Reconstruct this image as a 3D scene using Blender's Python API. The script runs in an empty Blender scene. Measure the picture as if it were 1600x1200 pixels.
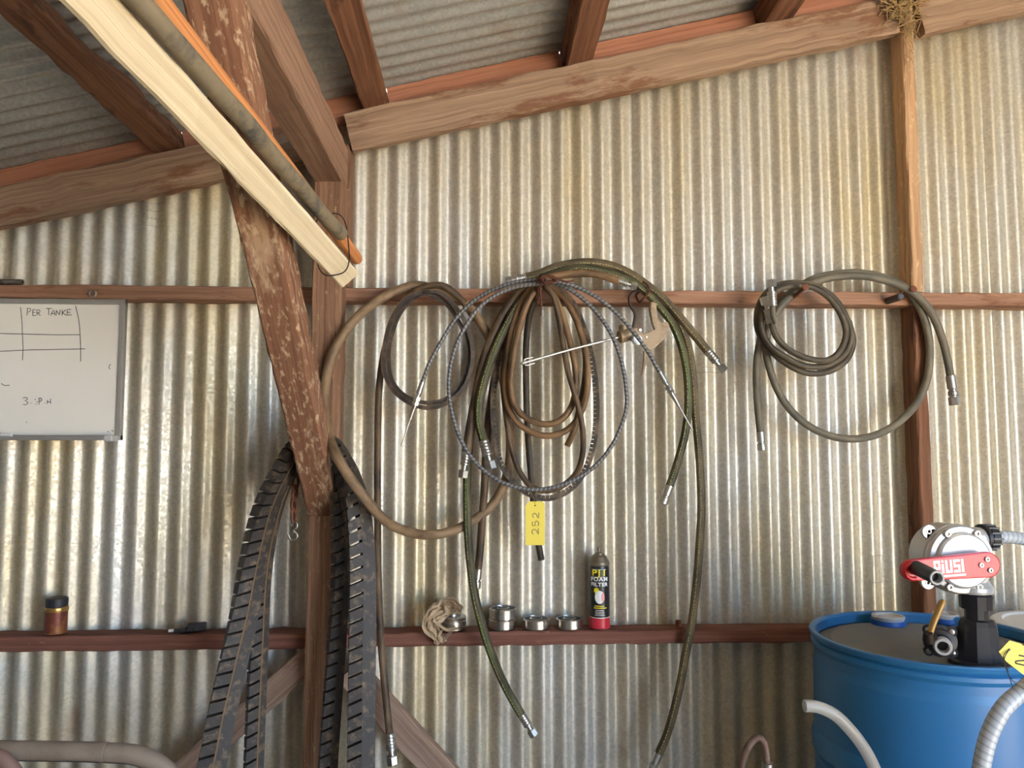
import bpy, bmesh, math, random
import numpy as np
from mathutils import Vector, Matrix

SC = bpy.context.scene
COL = SC.collection
rnd = random.Random(7)

# ------------------------------------------------------------------ camera
F = 1200.0
EYE = 1.40
YAW = math.atan(50 / math.hypot(F, 90))
PITCH = math.atan(90 / F)
FW = Vector((math.sin(YAW) * math.cos(PITCH), math.cos(YAW) * math.cos(PITCH), math.sin(PITCH)))
RT = Vector((math.cos(YAW), -math.sin(YAW), 0))
UP = RT.cross(FW)
cd = bpy.data.cameras.new('camera')
cd.sensor_fit = 'HORIZONTAL'
cd.sensor_width = 36.0
cd.lens = 36.0 * F / 1600.0
cd.clip_start = 0.05
cam = bpy.data.objects.new('camera', cd)
COL.objects.link(cam)
cam.matrix_world = Matrix.Translation((0, 0, EYE)) @ Matrix((RT, UP, -FW)).transposed().to_4x4()
SC.camera = cam


def P(x, y, Y):
    """the point of the vertical plane at depth Y that is seen at photo pixel (x, y)"""
    r = FW + RT * ((x - 800) / F) - UP * ((y - 600) / F)
    r = r * (Y / r.y)
    return Vector((r.x, r.y, r.z + EYE))


def PZ(x, y, Z):
    """the point of the level plane at height Z that is seen at photo pixel (x, y)"""
    r = FW + RT * ((x - 800) / F) - UP * ((y - 600) / F)
    r = r * ((Z - EYE) / r.z)
    return Vector((r.x, r.y, r.z + EYE))


# ------------------------------------------------------------------ world, sun, exposure
W = bpy.data.worlds.new('world')
SC.world = W
W.use_nodes = True
wn, wl = W.node_tree.nodes, W.node_tree.links
wn.clear()
wo = wn.new('ShaderNodeOutputWorld')
bg = wn.new('ShaderNodeBackground')
tc = wn.new('ShaderNodeTexCoord')
sp = wn.new('ShaderNodeSeparateXYZ')
cr = wn.new('ShaderNodeValToRGB')
cr.color_ramp.elements[0].position = 0.0
cr.color_ramp.elements[0].color = (0.62, 0.80, 1.0, 1)
cr.color_ramp.elements[1].position = 0.75
cr.color_ramp.elements[1].color = (0.16, 0.36, 0.95, 1)
e = cr.color_ramp.elements.new(0.22)
e.color = (0.38, 0.62, 1.0, 1)
wl.new(tc.outputs['Generated'], sp.inputs[0])
wl.new(sp.outputs['Z'], cr.inputs[0])
wl.new(cr.outputs[0], bg.inputs[0])
bg.inputs[1].default_value = 3.3
wl.new(bg.outputs[0], wo.inputs[0])

sd = bpy.data.lights.new('sun', 'SUN')
sd.energy = 27.0
sd.angle = math.radians(0.53)
sd.color = (1.0, 0.93, 0.80)
sun = bpy.data.objects.new('sun', sd)
COL.objects.link(sun)
sun.rotation_euler = Vector((0.35, -0.42, 0.84)).to_track_quat('Z', 'Y').to_euler()
sun.location = (0, 0, 6)

SC.view_settings.view_transform = 'Standard'
SC.view_settings.look = 'None'
SC.view_settings.gamma = 1.0
SC.view_settings.use_curve_mapping = False
SC.view_settings.exposure = 1.82
SC.cycles.max_bounces = 8
SC.cycles.diffuse_bounces = 5
SC.cycles.glossy_bounces = 4
SC.cycles.use_denoising = True


# ------------------------------------------------------------------ materials
def srgb(r, g, b):
    f = lambda c: (c / 255 / 12.92) if c / 255 <= 0.04045 else ((c / 255 + 0.055) / 1.055) ** 2.4
    return (f(r), f(g), f(b), 1)


def newmat(name):
    m = bpy.data.materials.new(name)
    m.use_nodes = True
    nt = m.node_tree
    return m, nt.nodes, nt.links, nt.nodes['Principled BSDF']


def simple(name, col, rough=0.5, metal=0.0, var=0.15, scale=40, bump=0.0, dust=None, dustamt=0.5, spec=0.5, trans=0.0):
    m, n, l, b = newmat(name)
    t = n.new('ShaderNodeTexCoord')
    nz = n.new('ShaderNodeTexNoise')
    nz.inputs['Scale'].default_value = scale
    nz.inputs['Detail'].default_value = 5
    l.new(t.outputs['Object'], nz.inputs['Vector'])
    mx = n.new('ShaderNodeMix')
    mx.data_type = 'RGBA'
    mx.inputs['A'].default_value = tuple(c * (1 - var) for c in col[:3]) + (1,)
    mx.inputs['B'].default_value = tuple(min(1, c * (1 + var)) for c in col[:3]) + (1,)
    l.new(nz.outputs['Fac'], mx.inputs['Factor'])
    out = mx.outputs['Result']
    if dust:
        n2 = n.new('ShaderNodeTexNoise')
        n2.inputs['Scale'].default_value = scale * 0.45
        n2.inputs['Detail'].default_value = 7
        n2.inputs['Roughness'].default_value = 0.65
        l.new(t.outputs['Object'], n2.inputs['Vector'])
        rp = n.new('ShaderNodeMapRange')
        rp.inputs['From Min'].default_value = 0.62 - dustamt * 0.3
        rp.inputs['From Max'].default_value = 0.80 - dustamt * 0.3
        l.new(n2.outputs['Fac'], rp.inputs['Value'])
        m2 = n.new('ShaderNodeMix')
        m2.data_type = 'RGBA'
        m2.inputs['B'].default_value = dust
        l.new(rp.outputs[0], m2.inputs['Factor'])
        l.new(out, m2.inputs['A'])
        out = m2.outputs['Result']
    l.new(out, b.inputs['Base Color'])
    b.inputs['Roughness'].default_value = rough
    b.inputs['Metallic'].default_value = metal
    b.inputs['Specular IOR Level'].default_value = spec
    if trans:
        b.inputs['Transmission Weight'].default_value = trans
        b.inputs['IOR'].default_value = 1.3
    if bump:
        bp = n.new('ShaderNodeBump')
        bp.inputs['Strength'].default_value = bump
        bp.inputs['Distance'].default_value = 0.004
        l.new(nz.outputs['Fac'], bp.inputs['Height'])
        l.new(bp.outputs[0], b.inputs['Normal'])
    return m


def galv(name, stain, col=(0.59, 0.57, 0.52), warm=(0.57, 0.47, 0.28), rough=0.44, along='Z', metal=0.5, spang=0.14):
    m, n, l, b = newmat(name)
    t = n.new('ShaderNodeTexCoord')
    vo = n.new('ShaderNodeTexVoronoi')
    vo.inputs['Scale'].default_value = 130
    l.new(t.outputs['Object'], vo.inputs['Vector'])
    sepc = n.new('ShaderNodeSeparateColor')
    l.new(vo.outputs['Color'], sepc.inputs[0])
    mp = n.new('ShaderNodeMapping')
    mp.inputs['Scale'].default_value = (4, 4, 0.8) if along == 'Z' else (0.8, 4, 4)
    l.new(t.outputs['Object'], mp.inputs['Vector'])
    nz = n.new('ShaderNodeTexNoise')
    nz.inputs['Scale'].default_value = 1.0
    nz.inputs['Detail'].default_value = 7
    nz.inputs['Roughness'].default_value = 0.62
    l.new(mp.outputs[0], nz.inputs['Vector'])
    rp = n.new('ShaderNodeMapRange')
    rp.inputs['From Min'].default_value = 0.34
    rp.inputs['From Max'].default_value = 0.64
    rp.inputs['To Max'].default_value = stain
    l.new(nz.outputs['Fac'], rp.inputs['Value'])
    mx = n.new('ShaderNodeMix')
    mx.data_type = 'RGBA'
    mx.inputs['A'].default_value = col + (1,)
    mx.inputs['B'].default_value = warm + (1,)
    l.new(rp.outputs[0], mx.inputs['Factor'])
    # spangle
    sr = n.new('ShaderNodeMapRange')
    sr.inputs['To Min'].default_value = 1 - spang
    sr.inputs['To Max'].default_value = 1 + spang * 0.6
    l.new(sepc.outputs[0], sr.inputs['Value'])
    mu = n.new('ShaderNodeVectorMath')
    mu.operation = 'SCALE'
    l.new(mx.outputs['Result'], mu.inputs[0])
    l.new(sr.outputs[0], mu.inputs['Scale'])
    # rare rust blotches
    n3 = n.new('ShaderNodeTexNoise')
    n3.inputs['Scale'].default_value = 3.2
    n3.inputs['Detail'].default_value = 4
    l.new(t.outputs['Object'], n3.inputs['Vector'])
    r3 = n.new('ShaderNodeMapRange')
    r3.inputs['From Min'].default_value = 0.66
    r3.inputs['From Max'].default_value = 0.76
    r3.inputs['To Max'].default_value = 0.5 if stain else 0.15
    l.new(n3.outputs['Fac'], r3.inputs['Value'])
    m3 = n.new('ShaderNodeMix')
    m3.data_type = 'RGBA'
    m3.inputs['B'].default_value = (0.36, 0.20, 0.09, 1)
    l.new(r3.outputs[0], m3.inputs['Factor'])
    l.new(mu.outputs[0], m3.inputs['A'])
    l.new(m3.outputs['Result'], b.inputs['Base Color'])
    b.inputs['Metallic'].default_value = metal
    rr = n.new('ShaderNodeMapRange')
    rr.inputs['To Min'].default_value = rough - 0.08
    rr.inputs['To Max'].default_value = rough + 0.10
    l.new(sepc.outputs[1], rr.inputs['Value'])
    l.new(rr.outputs[0], b.inputs['Roughness'])
    bp = n.new('ShaderNodeBump')
    bp.inputs['Strength'].default_value = 0.04
    bp.inputs['Distance'].default_value = 0.002
    n4 = n.new('ShaderNodeTexNoise')
    n4.inputs['Scale'].default_value = 60
    l.new(t.outputs['Object'], n4.inputs['Vector'])
    l.new(n4.outputs['Fac'], bp.inputs['Height'])
    l.new(bp.outputs[0], b.inputs['Normal'])
    return m


def wood(name, dark, light, dust=None, dustamt=0.4, rough=0.8, grain=75, bump=0.6, stain=None, stainamt=0.3):
    """grain runs along x of the 'wc' attribute"""
    m, n, l, b = newmat(name)
    a = n.new('ShaderNodeAttribute')
    a.attribute_name = 'wc'
    mp = n.new('ShaderNodeMapping')
    mp.inputs['Scale'].default_value = (1.6, grain, grain)
    l.new(a.outputs['Vector'], mp.inputs['Vector'])
    nz = n.new('ShaderNodeTexNoise')
    nz.inputs['Scale'].default_value = 1.0
    nz.inputs['Detail'].default_value = 8
    nz.inputs['Roughness'].default_value = 0.65
    nz.inputs['Distortion'].default_value = 0.6
    l.new(mp.outputs[0], nz.inputs['Vector'])
    cr = n.new('ShaderNodeValToRGB')
    cr.color_ramp.elements[0].position = 0.34
    cr.color_ramp.elements[0].color = dark
    cr.color_ramp.elements[1].position = 0.64
    cr.color_ramp.elements[1].color = light
    l.new(nz.outputs['Fac'], cr.inputs[0])
    out = cr.outputs[0]

    def layer(out, colr, amt, scale, sh):
        n2 = n.new('ShaderNodeTexNoise')
        n2.inputs['Scale'].default_value = 1.0
        n2.inputs['Detail'].default_value = 9
        n2.inputs['Roughness'].default_value = 0.68
        m2 = n.new('ShaderNodeMapping')
        m2.inputs['Scale'].default_value = scale
        m2.inputs['Location'].default_value = (sh, sh * 2, sh * 3)
        l.new(a.outputs['Vector'], m2.inputs['Vector'])
        l.new(m2.outputs[0], n2.inputs['Vector'])
        rp = n.new('ShaderNodeMapRange')
        rp.inputs['From Min'].default_value = 0.66 - amt * 0.3
        rp.inputs['From Max'].default_value = 0.74 - amt * 0.3
        rp.inputs['To Max'].default_value = 0.85
        l.new(n2.outputs['Fac'], rp.inputs['Value'])
        mx = n.new('ShaderNodeMix')
        mx.data_type = 'RGBA'
        mx.inputs['B'].default_value = colr
        l.new(rp.outputs[0], mx.inputs['Factor'])
        l.new(out, mx.inputs['A'])
        return mx.outputs['Result']
    if stain:
        out = layer(out, stain, stainamt, (3, 12, 12), 4.0)
    if dust:
        out = layer(out, dust, dustamt, (26, 60, 60), 1.3)
    l.new(out, b.inputs['Base Color'])
    b.inputs['Roughness'].default_value = rough
    b.inputs['Specular IOR Level'].default_value = 0.25
    bp = n.new('ShaderNodeBump')
    bp.inputs['Strength'].default_value = bump
    bp.inputs['Distance'].default_value = 0.003
    l.new(nz.outputs['Fac'], bp.inputs['Height'])
    l.new(bp.outputs[0], b.inputs['Normal'])
    return m


def rubber(name, col, dust, amt=0.5, rough=0.55, green=None, text=None, textv=0.54, spec=0.35):
    """hose rubber; UV x runs along the hose in metres, UV y round it (0.5 faces the room)"""
    m, n, l, b = newmat(name)
    uv = n.new('ShaderNodeUVMap')
    uv.uv_map = 'UVMap'
    mp = n.new('ShaderNodeMapping')
    mp.inputs['Scale'].default_value = (9, 2.2, 1)
    l.new(uv.outputs[0], mp.inputs['Vector'])
    nz = n.new('ShaderNodeTexNoise')
    nz.inputs['Scale'].default_value = 1.0
    nz.inputs['Detail'].default_value = 8
    nz.inputs['Roughness'].default_value = 0.6
    l.new(mp.outputs[0], nz.inputs['Vector'])
    rp = n.new('ShaderNodeMapRange')
    rp.inputs['From Min'].default_value = 0.60 - amt * 0.35
    rp.inputs['From Max'].default_value = 0.85 - amt * 0.35
    l.new(nz.outputs['Fac'], rp.inputs['Value'])
    mx = n.new('ShaderNodeMix')
    mx.data_type = 'RGBA'
    mx.inputs['A'].default_value = col
    mx.inputs['B'].default_value = dust
    l.new(rp.outputs[0], mx.inputs['Factor'])
    out = mx.outputs['Result']
    sep = n.new('ShaderNodeSeparateXYZ')
    l.new(uv.outputs[0], sep.inputs[0])

    def band(c, w):
        s = n.new('ShaderNodeMath')
        s.operation = 'COMPARE'
        s.inputs[1].default_value = c
        s.inputs[2].default_value = w
        l.new(sep.outputs['Y'], s.inputs[0])
        return s.outputs[0]

    def stripe(out, colr, c, w, sx, lo, hi):
        bd = band(c, w)
        n2 = n.new('ShaderNodeTexNoise')
        n2.inputs['Scale'].default_value = 1.0
        n2.inputs['Detail'].default_value = 3
        m2 = n.new('ShaderNodeMapping')
        m2.inputs['Scale'].default_value = (sx, 9, 1)
        l.new(uv.outputs[0], m2.inputs['Vector'])
        l.new(m2.outputs[0], n2.inputs['Vector'])
        r2 = n.new('ShaderNodeMapRange')
        r2.inputs['From Min'].default_value = lo
        r2.inputs['From Max'].default_value = hi
        l.new(n2.outputs['Fac'], r2.inputs['Value'])
        mu = n.new('ShaderNodeMath')
        mu.operation = 'MULTIPLY'
        l.new(bd, mu.inputs[0])
        l.new(r2.outputs[0], mu.inputs[1])
        mm = n.new('ShaderNodeMix')
        mm.data_type = 'RGBA'
        mm.inputs['B'].default_value = colr
        l.new(mu.outputs[0], mm.inputs['Factor'])
        l.new(out, mm.inputs['A'])
        return mm.outputs['Result']
    if green:
        out = stripe(out, green, textv - 0.03, 0.07, 5, 0.48, 0.62)
    if text:
        out = stripe(out, text, textv, 0.018, 260, 0.50, 0.54)
    l.new(out, b.inputs['Base Color'])
    b.inputs['Roughness'].default_value = rough
    b.inputs['Specular IOR Level'].default_value = spec
    bp = n.new('ShaderNodeBump')
    bp.inputs['Strength'].default_value = 0.15
    bp.inputs['Distance'].default_value = 0.002
    l.new(nz.outputs['Fac'], bp.inputs['Height'])
    l.new(bp.outputs[0], b.inputs['Normal'])
    return m


def spiral(name, c1, c2, pitch, rough=0.45, slant=1.0, duty=0.5, metal=0.0):
    m, n, l, b = newmat(name)
    uv = n.new('ShaderNodeUVMap')
    uv.uv_map = 'UVMap'
    sep = n.new('ShaderNodeSeparateXYZ')
    l.new(uv.outputs[0], sep.inputs[0])
    m1 = n.new('ShaderNodeMath')
    m1.operation = 'MULTIPLY'
    m1.inputs[1].default_value = 1.0 / pitch
    l.new(sep.outputs['X'], m1.inputs[0])
    m2 = n.new('ShaderNodeMath')
    m2.operation = 'MULTIPLY_ADD'
    m2.inputs[1].default_value = slant
    l.new(sep.outputs['Y'], m2.inputs[0])
    l.new(m1.outputs[0], m2.inputs[2])
    fr = n.new('ShaderNodeMath')
    fr.operation = 'FRACT'
    l.new(m2.outputs[0], fr.inputs[0])
    cp = n.new('ShaderNodeMath')
    cp.operation = 'LESS_THAN'
    cp.inputs[1].default_value = duty
    l.new(fr.outputs[0], cp.inputs[0])
    mx = n.new('ShaderNodeMix')
    mx.data_type = 'RGBA'
    mx.inputs['A'].default_value = c1
    mx.inputs['B'].default_value = c2
    l.new(cp.outputs[0], mx.inputs['Factor'])
    l.new(mx.outputs['Result'], b.inputs['Base Color'])
    b.inputs['Roughness'].default_value = rough
    b.inputs['Metallic'].default_value = metal
    return m


M = {}
M['wall'] = galv('galvanised_wall', 0.9)
M['roof'] = galv('galvanised_roof', 0.12, col=(0.54, 0.55, 0.52), along='X', rough=0.40, spang=0.14, metal=0.6)
M['lowbounce'] = simple('low_bounce_tin', (0.16, 0.13, 0.10), 0.7, 0.2, 0.2, 8)  # colour of the unseen walls, darkened to cut the light they bounce
M['earth'] = simple('dry_earth', (0.50, 0.43, 0.32), 0.95, var=0.2, scale=1.5)
M['concrete'] = simple('dusty_floor', (0.30, 0.25, 0.18), 0.9, var=0.25, scale=6)
DUSTW = srgb(176, 146, 112)
M['w_post'] = wood('wood_post', srgb(104, 74, 56), srgb(154, 118, 92), DUSTW, 0.22)
M['w_brace'] = wood('wood_brace', srgb(112, 76, 56), srgb(148, 106, 80), srgb(198, 170, 138), 0.42, stain=srgb(184, 152, 120), stainamt=0.44)
M['w_rafter'] = wood('wood_rafter', srgb(128, 102, 82), srgb(172, 144, 118), None, stain=srgb(122, 84, 60), stainamt=0.46)
M['w_purlin'] = wood('wood_purlin', srgb(96, 62, 44), srgb(140, 98, 72), None, stain=srgb(72, 48, 36), stainamt=0.40)
M['w_tie'] = wood('wood_tie', srgb(124, 94, 74), srgb(162, 128, 104), srgb(184, 156, 130), 0.1)
M['w_red'] = wood('wood_red', srgb(148, 98, 74), srgb(176, 122, 96))
M['w_rail'] = wood('wood_rail', srgb(132, 96, 76), srgb(172, 132, 106), None, stain=srgb(120, 78, 56), stainamt=0.40)
M['w_shelf'] = wood('wood_shelf', srgb(104, 66, 54), srgb(136, 92, 76), srgb(150, 120, 96), 0.08)
M['w_stud'] = wood('wood_stud', srgb(158, 122, 90), srgb(206, 168, 128), srgb(222, 184, 138), 0.30)
M['w_diag'] = wood('wood_diag', srgb(132, 106, 88), srgb(176, 148, 126), stain=srgb(126, 92, 76), stainamt=0.2)
M['w_cream'] = wood('wood_cream', srgb(206, 186, 150), srgb(230, 214, 180), bump=0.5, stain=srgb(180, 162, 130), stainamt=0.05)
M['w_orange'] = wood('wood_orange', srgb(178, 112, 66), srgb(212, 146, 92))
M['mud'] = simple('mud_coat', srgb(126, 112, 88), 0.9, var=0.2, scale=30, bump=0.6, dust=srgb(60, 62, 62), dustamt=0.45)
TAN = srgb(150, 124, 92)
M['h_tan'] = rubber('hose_tan', srgb(92, 72, 52), srgb(146, 120, 90), 0.75)
M['h_brown'] = rubber('hose_brown', srgb(62, 50, 38), srgb(120, 96, 70), 0.6)
M['h_coil'] = rubber('hose_coil', srgb(70, 54, 38), srgb(140, 108, 74), 0.7)
M['h_dark'] = rubber('hose_dark', srgb(52, 46, 38), srgb(100, 86, 66), 0.5)
M['h_arch'] = rubber('hose_arch', srgb(70, 60, 44), srgb(122, 106, 76), 0.55, text=srgb(196, 186, 120), textv=0.56)
M['h_green'] = rubber('hose_green', srgb(58, 54, 38), srgb(104, 94, 66), 0.5, green=srgb(82, 102, 56), text=srgb(206, 200, 130), textv=0.56)
M['h_grey'] = rubber('hose_grey', srgb(92, 88, 76), srgb(128, 118, 98), 0.55)
M['h_olive'] = rubber('hose_olive', srgb(66, 58, 46), srgb(110, 98, 78), 0.5)
M['belt'] = simple('belt_rubber', srgb(60, 52, 44), 0.7, var=0.3, scale=60, dust=srgb(122, 102, 78), dustamt=0.5)
M['vbelt'] = simple('vbelt_rubber', srgb(62, 54, 48), 0.65, var=0.2, scale=50, dust=srgb(110, 92, 74), dustamt=0.35)
M['cord'] = simple('belt_cord', srgb(118, 94, 64), 0.8, var=0.2, scale=80)
M['trackrub'] = simple('track_rubber', srgb(52, 46, 41), 0.6, var=0.25, scale=90, dust=srgb(116, 97, 72), dustamt=0.35)
M['cable'] = spiral('cable_spiral', srgb(84, 82, 82), srgb(132, 132, 132), 0.0125, 0.4, 1.0, 0.35)
M['chrome'] = simple('zinc_plate', (0.52, 0.51, 0.47), 0.36, 1.0, 0.12, 60)
M['steel'] = simple('worn_steel', (0.50, 0.47, 0.43), 0.38, 1.0, 0.2, 70, dust=(0.20, 0.15, 0.11, 1), dustamt=0.25)
M['bearing'] = simple('bearing_steel', (0.56, 0.53, 0.49), 0.3, 1.0, 0.2, 60, dust=(0.28, 0.18, 0.11, 1), dustamt=0.3)
M['rust'] = simple('rusted_iron', srgb(112, 66, 48), 0.8, 0.2, 0.3, 90, dust=srgb(150, 96, 66), dustamt=0.4)
M['oldpipe'] = simple('old_pipe', srgb(108, 82, 68), 0.6, 0.2, 0.25, 60, dust=srgb(134, 112, 98), dustamt=0.4)
M['wire'] = simple('rusty_wire', srgb(104, 62, 48), 0.7, 0.4, 0.3, 120)
M['darkwire'] = simple('dark_wire', srgb(66, 56, 50), 0.5, 0.7, 0.2, 120)
M['brasscast'] = simple('cast_alloy', srgb(150, 130, 104), 0.5, 0.45, 0.15, 60, dust=srgb(120, 98, 74), dustamt=0.35)
M['black'] = simple('black_plastic', (0.014, 0.014, 0.017), 0.4, 0, 0.2, 40)
M['blackdust'] = simple('black_cast', (0.02, 0.02, 0.025), 0.5, 0, 0.2, 40, dust=(0.10, 0.085, 0.07, 1), dustamt=0.25)
M['white'] = simple('white_plastic', (0.75, 0.74, 0.70), 0.45, 0, 0.05, 20)
M['cap'] = simple('grey_cap', (0.52, 0.50, 0.47), 0.45, 0, 0.15, 30)
M['alu'] = simple('painted_aluminium', (0.60, 0.59, 0.57), 0.34, 0.5, 0.04, 20)
M['red'] = simple('red_paint', (0.62, 0.018, 0.028), 0.32, 0, 0.06, 20)
M['blue'] = simple('blue_drum', (0.022, 0.155, 0.36), 0.40, 0, 0.12, 7)
M['bluetop'] = simple('dusty_drum_top', (0.17, 0.165, 0.15), 0.75, 0, 0.2, 12, dust=(0.10, 0.16, 0.22, 1), dustamt=0.15)
M['yellow'] = simple('yellow_card', (0.87, 0.70, 0.10), 0.6, 0, 0.05, 15)
M['ink'] = simple('pencil_ink', srgb(132, 112, 84), 0.7, 0, 0.1, 60)
M['blackink'] = simple('black_ink', (0.02, 0.02, 0.02), 0.6, 0, 0.1, 60)
M['boardwhite'] = simple('board_white', (0.86, 0.83, 0.76), 0.32, 0, 0.03, 6)
M['aluframe'] = simple('aluminium_frame', (0.55, 0.54, 0.52), 0.4, 0.8, 0.08, 30)
M['greypaint'] = simple('grey_paint', srgb(150, 134, 118), 0.6, 0.0, 0.12, 18, dust=srgb(126, 108, 92), dustamt=0.35)
M['pinkpipe'] = simple('primer_pipe', srgb(140, 110, 98), 0.55, 0, 0.15, 25)
M['clear'] = simple('clear_hose', (0.70, 0.66, 0.58), 0.28, 0, 0.04, 30, trans=0.55)
M['spiralhose'] = spiral('spiral_hose', (0.46, 0.49, 0.52, 1), (0.33, 0.36, 0.39, 1), 0.012, 0.22, 1.0, 0.35)
M['rag'] = simple('leather_rag', srgb(186, 162, 130), 0.8, 0, 0.25, 30, bump=0.3, dust=srgb(130, 100, 74), dustamt=0.35)
M['straw'] = simple('straw', srgb(168, 138, 92), 0.85, 0, 0.4, 25)
M['canblack'] = simple('can_black', (0.016, 0.016, 0.016), 0.35, 0, 0.1, 20)
M['canred'] = simple('can_red', (0.55, 0.03, 0.05), 0.35, 0, 0.1, 20)
M['candome'] = simple('can_dome', srgb(134, 122, 104), 0.5, 0.7, 0.2, 60)
M['txt_y'] = simple('print_yellow', (0.85, 0.72, 0.02), 0.4, 0, 0.02, 20)
M['txt_w'] = simple('print_white', (0.82, 0.82, 0.80), 0.4, 0, 0.02, 20)
M['txt_p'] = simple('print_pink', (0.75, 0.28, 0.30), 0.4, 0, 0.02, 20)
M['oldcan'] = simple('rusted_can', srgb(120, 62, 48), 0.5, 0.3, 0.35, 60, dust=srgb(150, 104, 44), dustamt=0.45)
M['brassband'] = simple('brass_band', srgb(188, 150, 88), 0.35, 0.9, 0.2, 60)
M['lever'] = simple('lever_brass', srgb(178, 140, 78), 0.45, 0.35, 0.2, 40, dust=srgb(116, 84, 50), dustamt=0.3)
M['greynipple'] = simple('grey_nipple', (0.42, 0.42, 0.42), 0.5, 0, 0.1, 40)
M['capblue'] = simple('cap_blue', (0.02, 0.10, 0.36), 0.4, 0, 0.1, 30)
M['felt'] = simple('marker_red', (0.55, 0.05, 0.05), 0.4, 0, 0.1, 30)


# ------------------------------------------------------------------ object helpers
WLOC = {}


def props(o, label=None, cat=None, group=None, kind=None):
    if label:
        o['label'] = label
    if cat:
        o['category'] = cat
    if group:
        o['group'] = group
    if kind:
        o['kind'] = kind
    return o


def thing(name, loc, label, cat, group=None):
    o = bpy.data.objects.new(name, None)
    COL.objects.link(o)
    o.empty_display_size = 0.05
    o.location = loc
    WLOC[o.name] = Vector(loc)
    return props(o, label, cat, group)


class G:
    """collects geometry in world coordinates"""

    def __init__(self):
        self.v, self.f, self.uv, self.wc, self.mi, self.sm = [], [], [], [], [], []
        self.has_uv = False

    def add(self, vs, fs, uvs=None, wc=None, smooth=True, mi=0):
        b = len(self.v)
        self.v += [Vector(p) for p in vs]
        self.wc += (wc if wc else [Vector(p) for p in vs])
        for i, fc in enumerate(fs):
            self.f.append([b + k for k in fc])
            self.uv.append(uvs[i] if uvs else None)
            self.mi.append(mi)
            self.sm.append(smooth)
        if uvs:
            self.has_uv = True
        return self

    def build(self, name, mat, parent=None, label=None, cat=None, group=None, kind=None):
        me = bpy.data.meshes.new(name)
        if parent is not None:
            o0 = WLOC[parent.name]
        else:
            xs = np.array([tuple(p) for p in self.v])
            lo, hi = xs.min(0), xs.max(0)
            o0 = Vector(((lo[0] + hi[0]) / 2, (lo[1] + hi[1]) / 2, lo[2]))
        me.from_pydata([tuple(p - o0) for p in self.v], [], self.f)
        at = me.attributes.new('wc', 'FLOAT_VECTOR', 'POINT')
        at.data.foreach_set('vector', np.array([tuple(p) for p in self.wc], dtype=np.float32).ravel())
        if self.has_uv:
            ul = me.uv_layers.new(name='UVMap')
            k = 0
            for fc, u in zip(self.f, self.uv):
                for j in range(len(fc)):
                    ul.data[k].uv = u[j] if u else (0, 0)
                    k += 1
        for mm in (mat if isinstance(mat, (list, tuple)) else [mat]):
            me.materials.append(mm)
        me.polygons.foreach_set('use_smooth', self.sm)
        me.polygons.foreach_set('material_index', self.mi)
        me.validate()
        me.update()
        o = bpy.data.objects.new(name, me)
        COL.objects.link(o)
        if parent is not None:
            o.parent = parent
            WLOC[o.name] = o0
        else:
            o.location = o0
            WLOC[o.name] = o0
        return props(o, label, cat, group, kind)


def frame(d, ref=Vector((0, -1, 0))):
    """n towards ref, b = d x n"""
    d = Vector(d).normalized()
    n = ref - d * ref.dot(d)
    if n.length < 0.2:
        ref = Vector((0, 0, 1))
        n = ref - d * ref.dot(d)
    n.normalize()
    return n, d.cross(n)


def spline(pts, step=0.012, closed=False):
    """centripetal-ish Catmull-Rom through pts (Vectors)"""
    out = []
    n = len(pts)
    segs = n if closed else n - 1
    for i in range(segs):
        p1, p2 = pts[i % n], pts[(i + 1) % n]
        p0 = pts[(i - 1) % n] if (closed or i > 0) else p1 * 2 - p2
        p3 = pts[(i + 2) % n] if (closed or i + 2 < n) else p2 * 2 - p1
        L = (p2 - p1).length
        k = max(2, int(L / step))
        t1, t2 = max((p1 - p0).length, 1e-6) ** 0.5, max((p2 - p1).length, 1e-6) ** 0.5
        t3 = max((p3 - p2).length, 1e-6) ** 0.5
        m1 = ((p1 - p0) / t1 - (p2 - p0) / (t1 + t2) + (p2 - p1) / t2) * t2
        m2 = ((p2 - p1) / t2 - (p3 - p1) / (t2 + t3) + (p3 - p2) / t3) * t2
        for j in range(k):
            t = j / k
            t2_, t3_ = t * t, t * t * t
            out.append(p1 * (2 * t3_ - 3 * t2_ + 1) + m1 * (t3_ - 2 * t2_ + t) + p2 * (-2 * t3_ + 3 * t2_) + m2 * (t3_ - t2_))
    if not closed:
        out.append(pts[-1].copy())
    return out


def tangents(ps, closed=False):
    n = len(ps)
    r = []
    for i in range(n):
        a = ps[(i - 1) % n] if (closed or i > 0) else ps[i]
        b = ps[(i + 1) % n] if (closed or i < n - 1) else ps[i]
        r.append((b - a).normalized())
    return r


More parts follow.
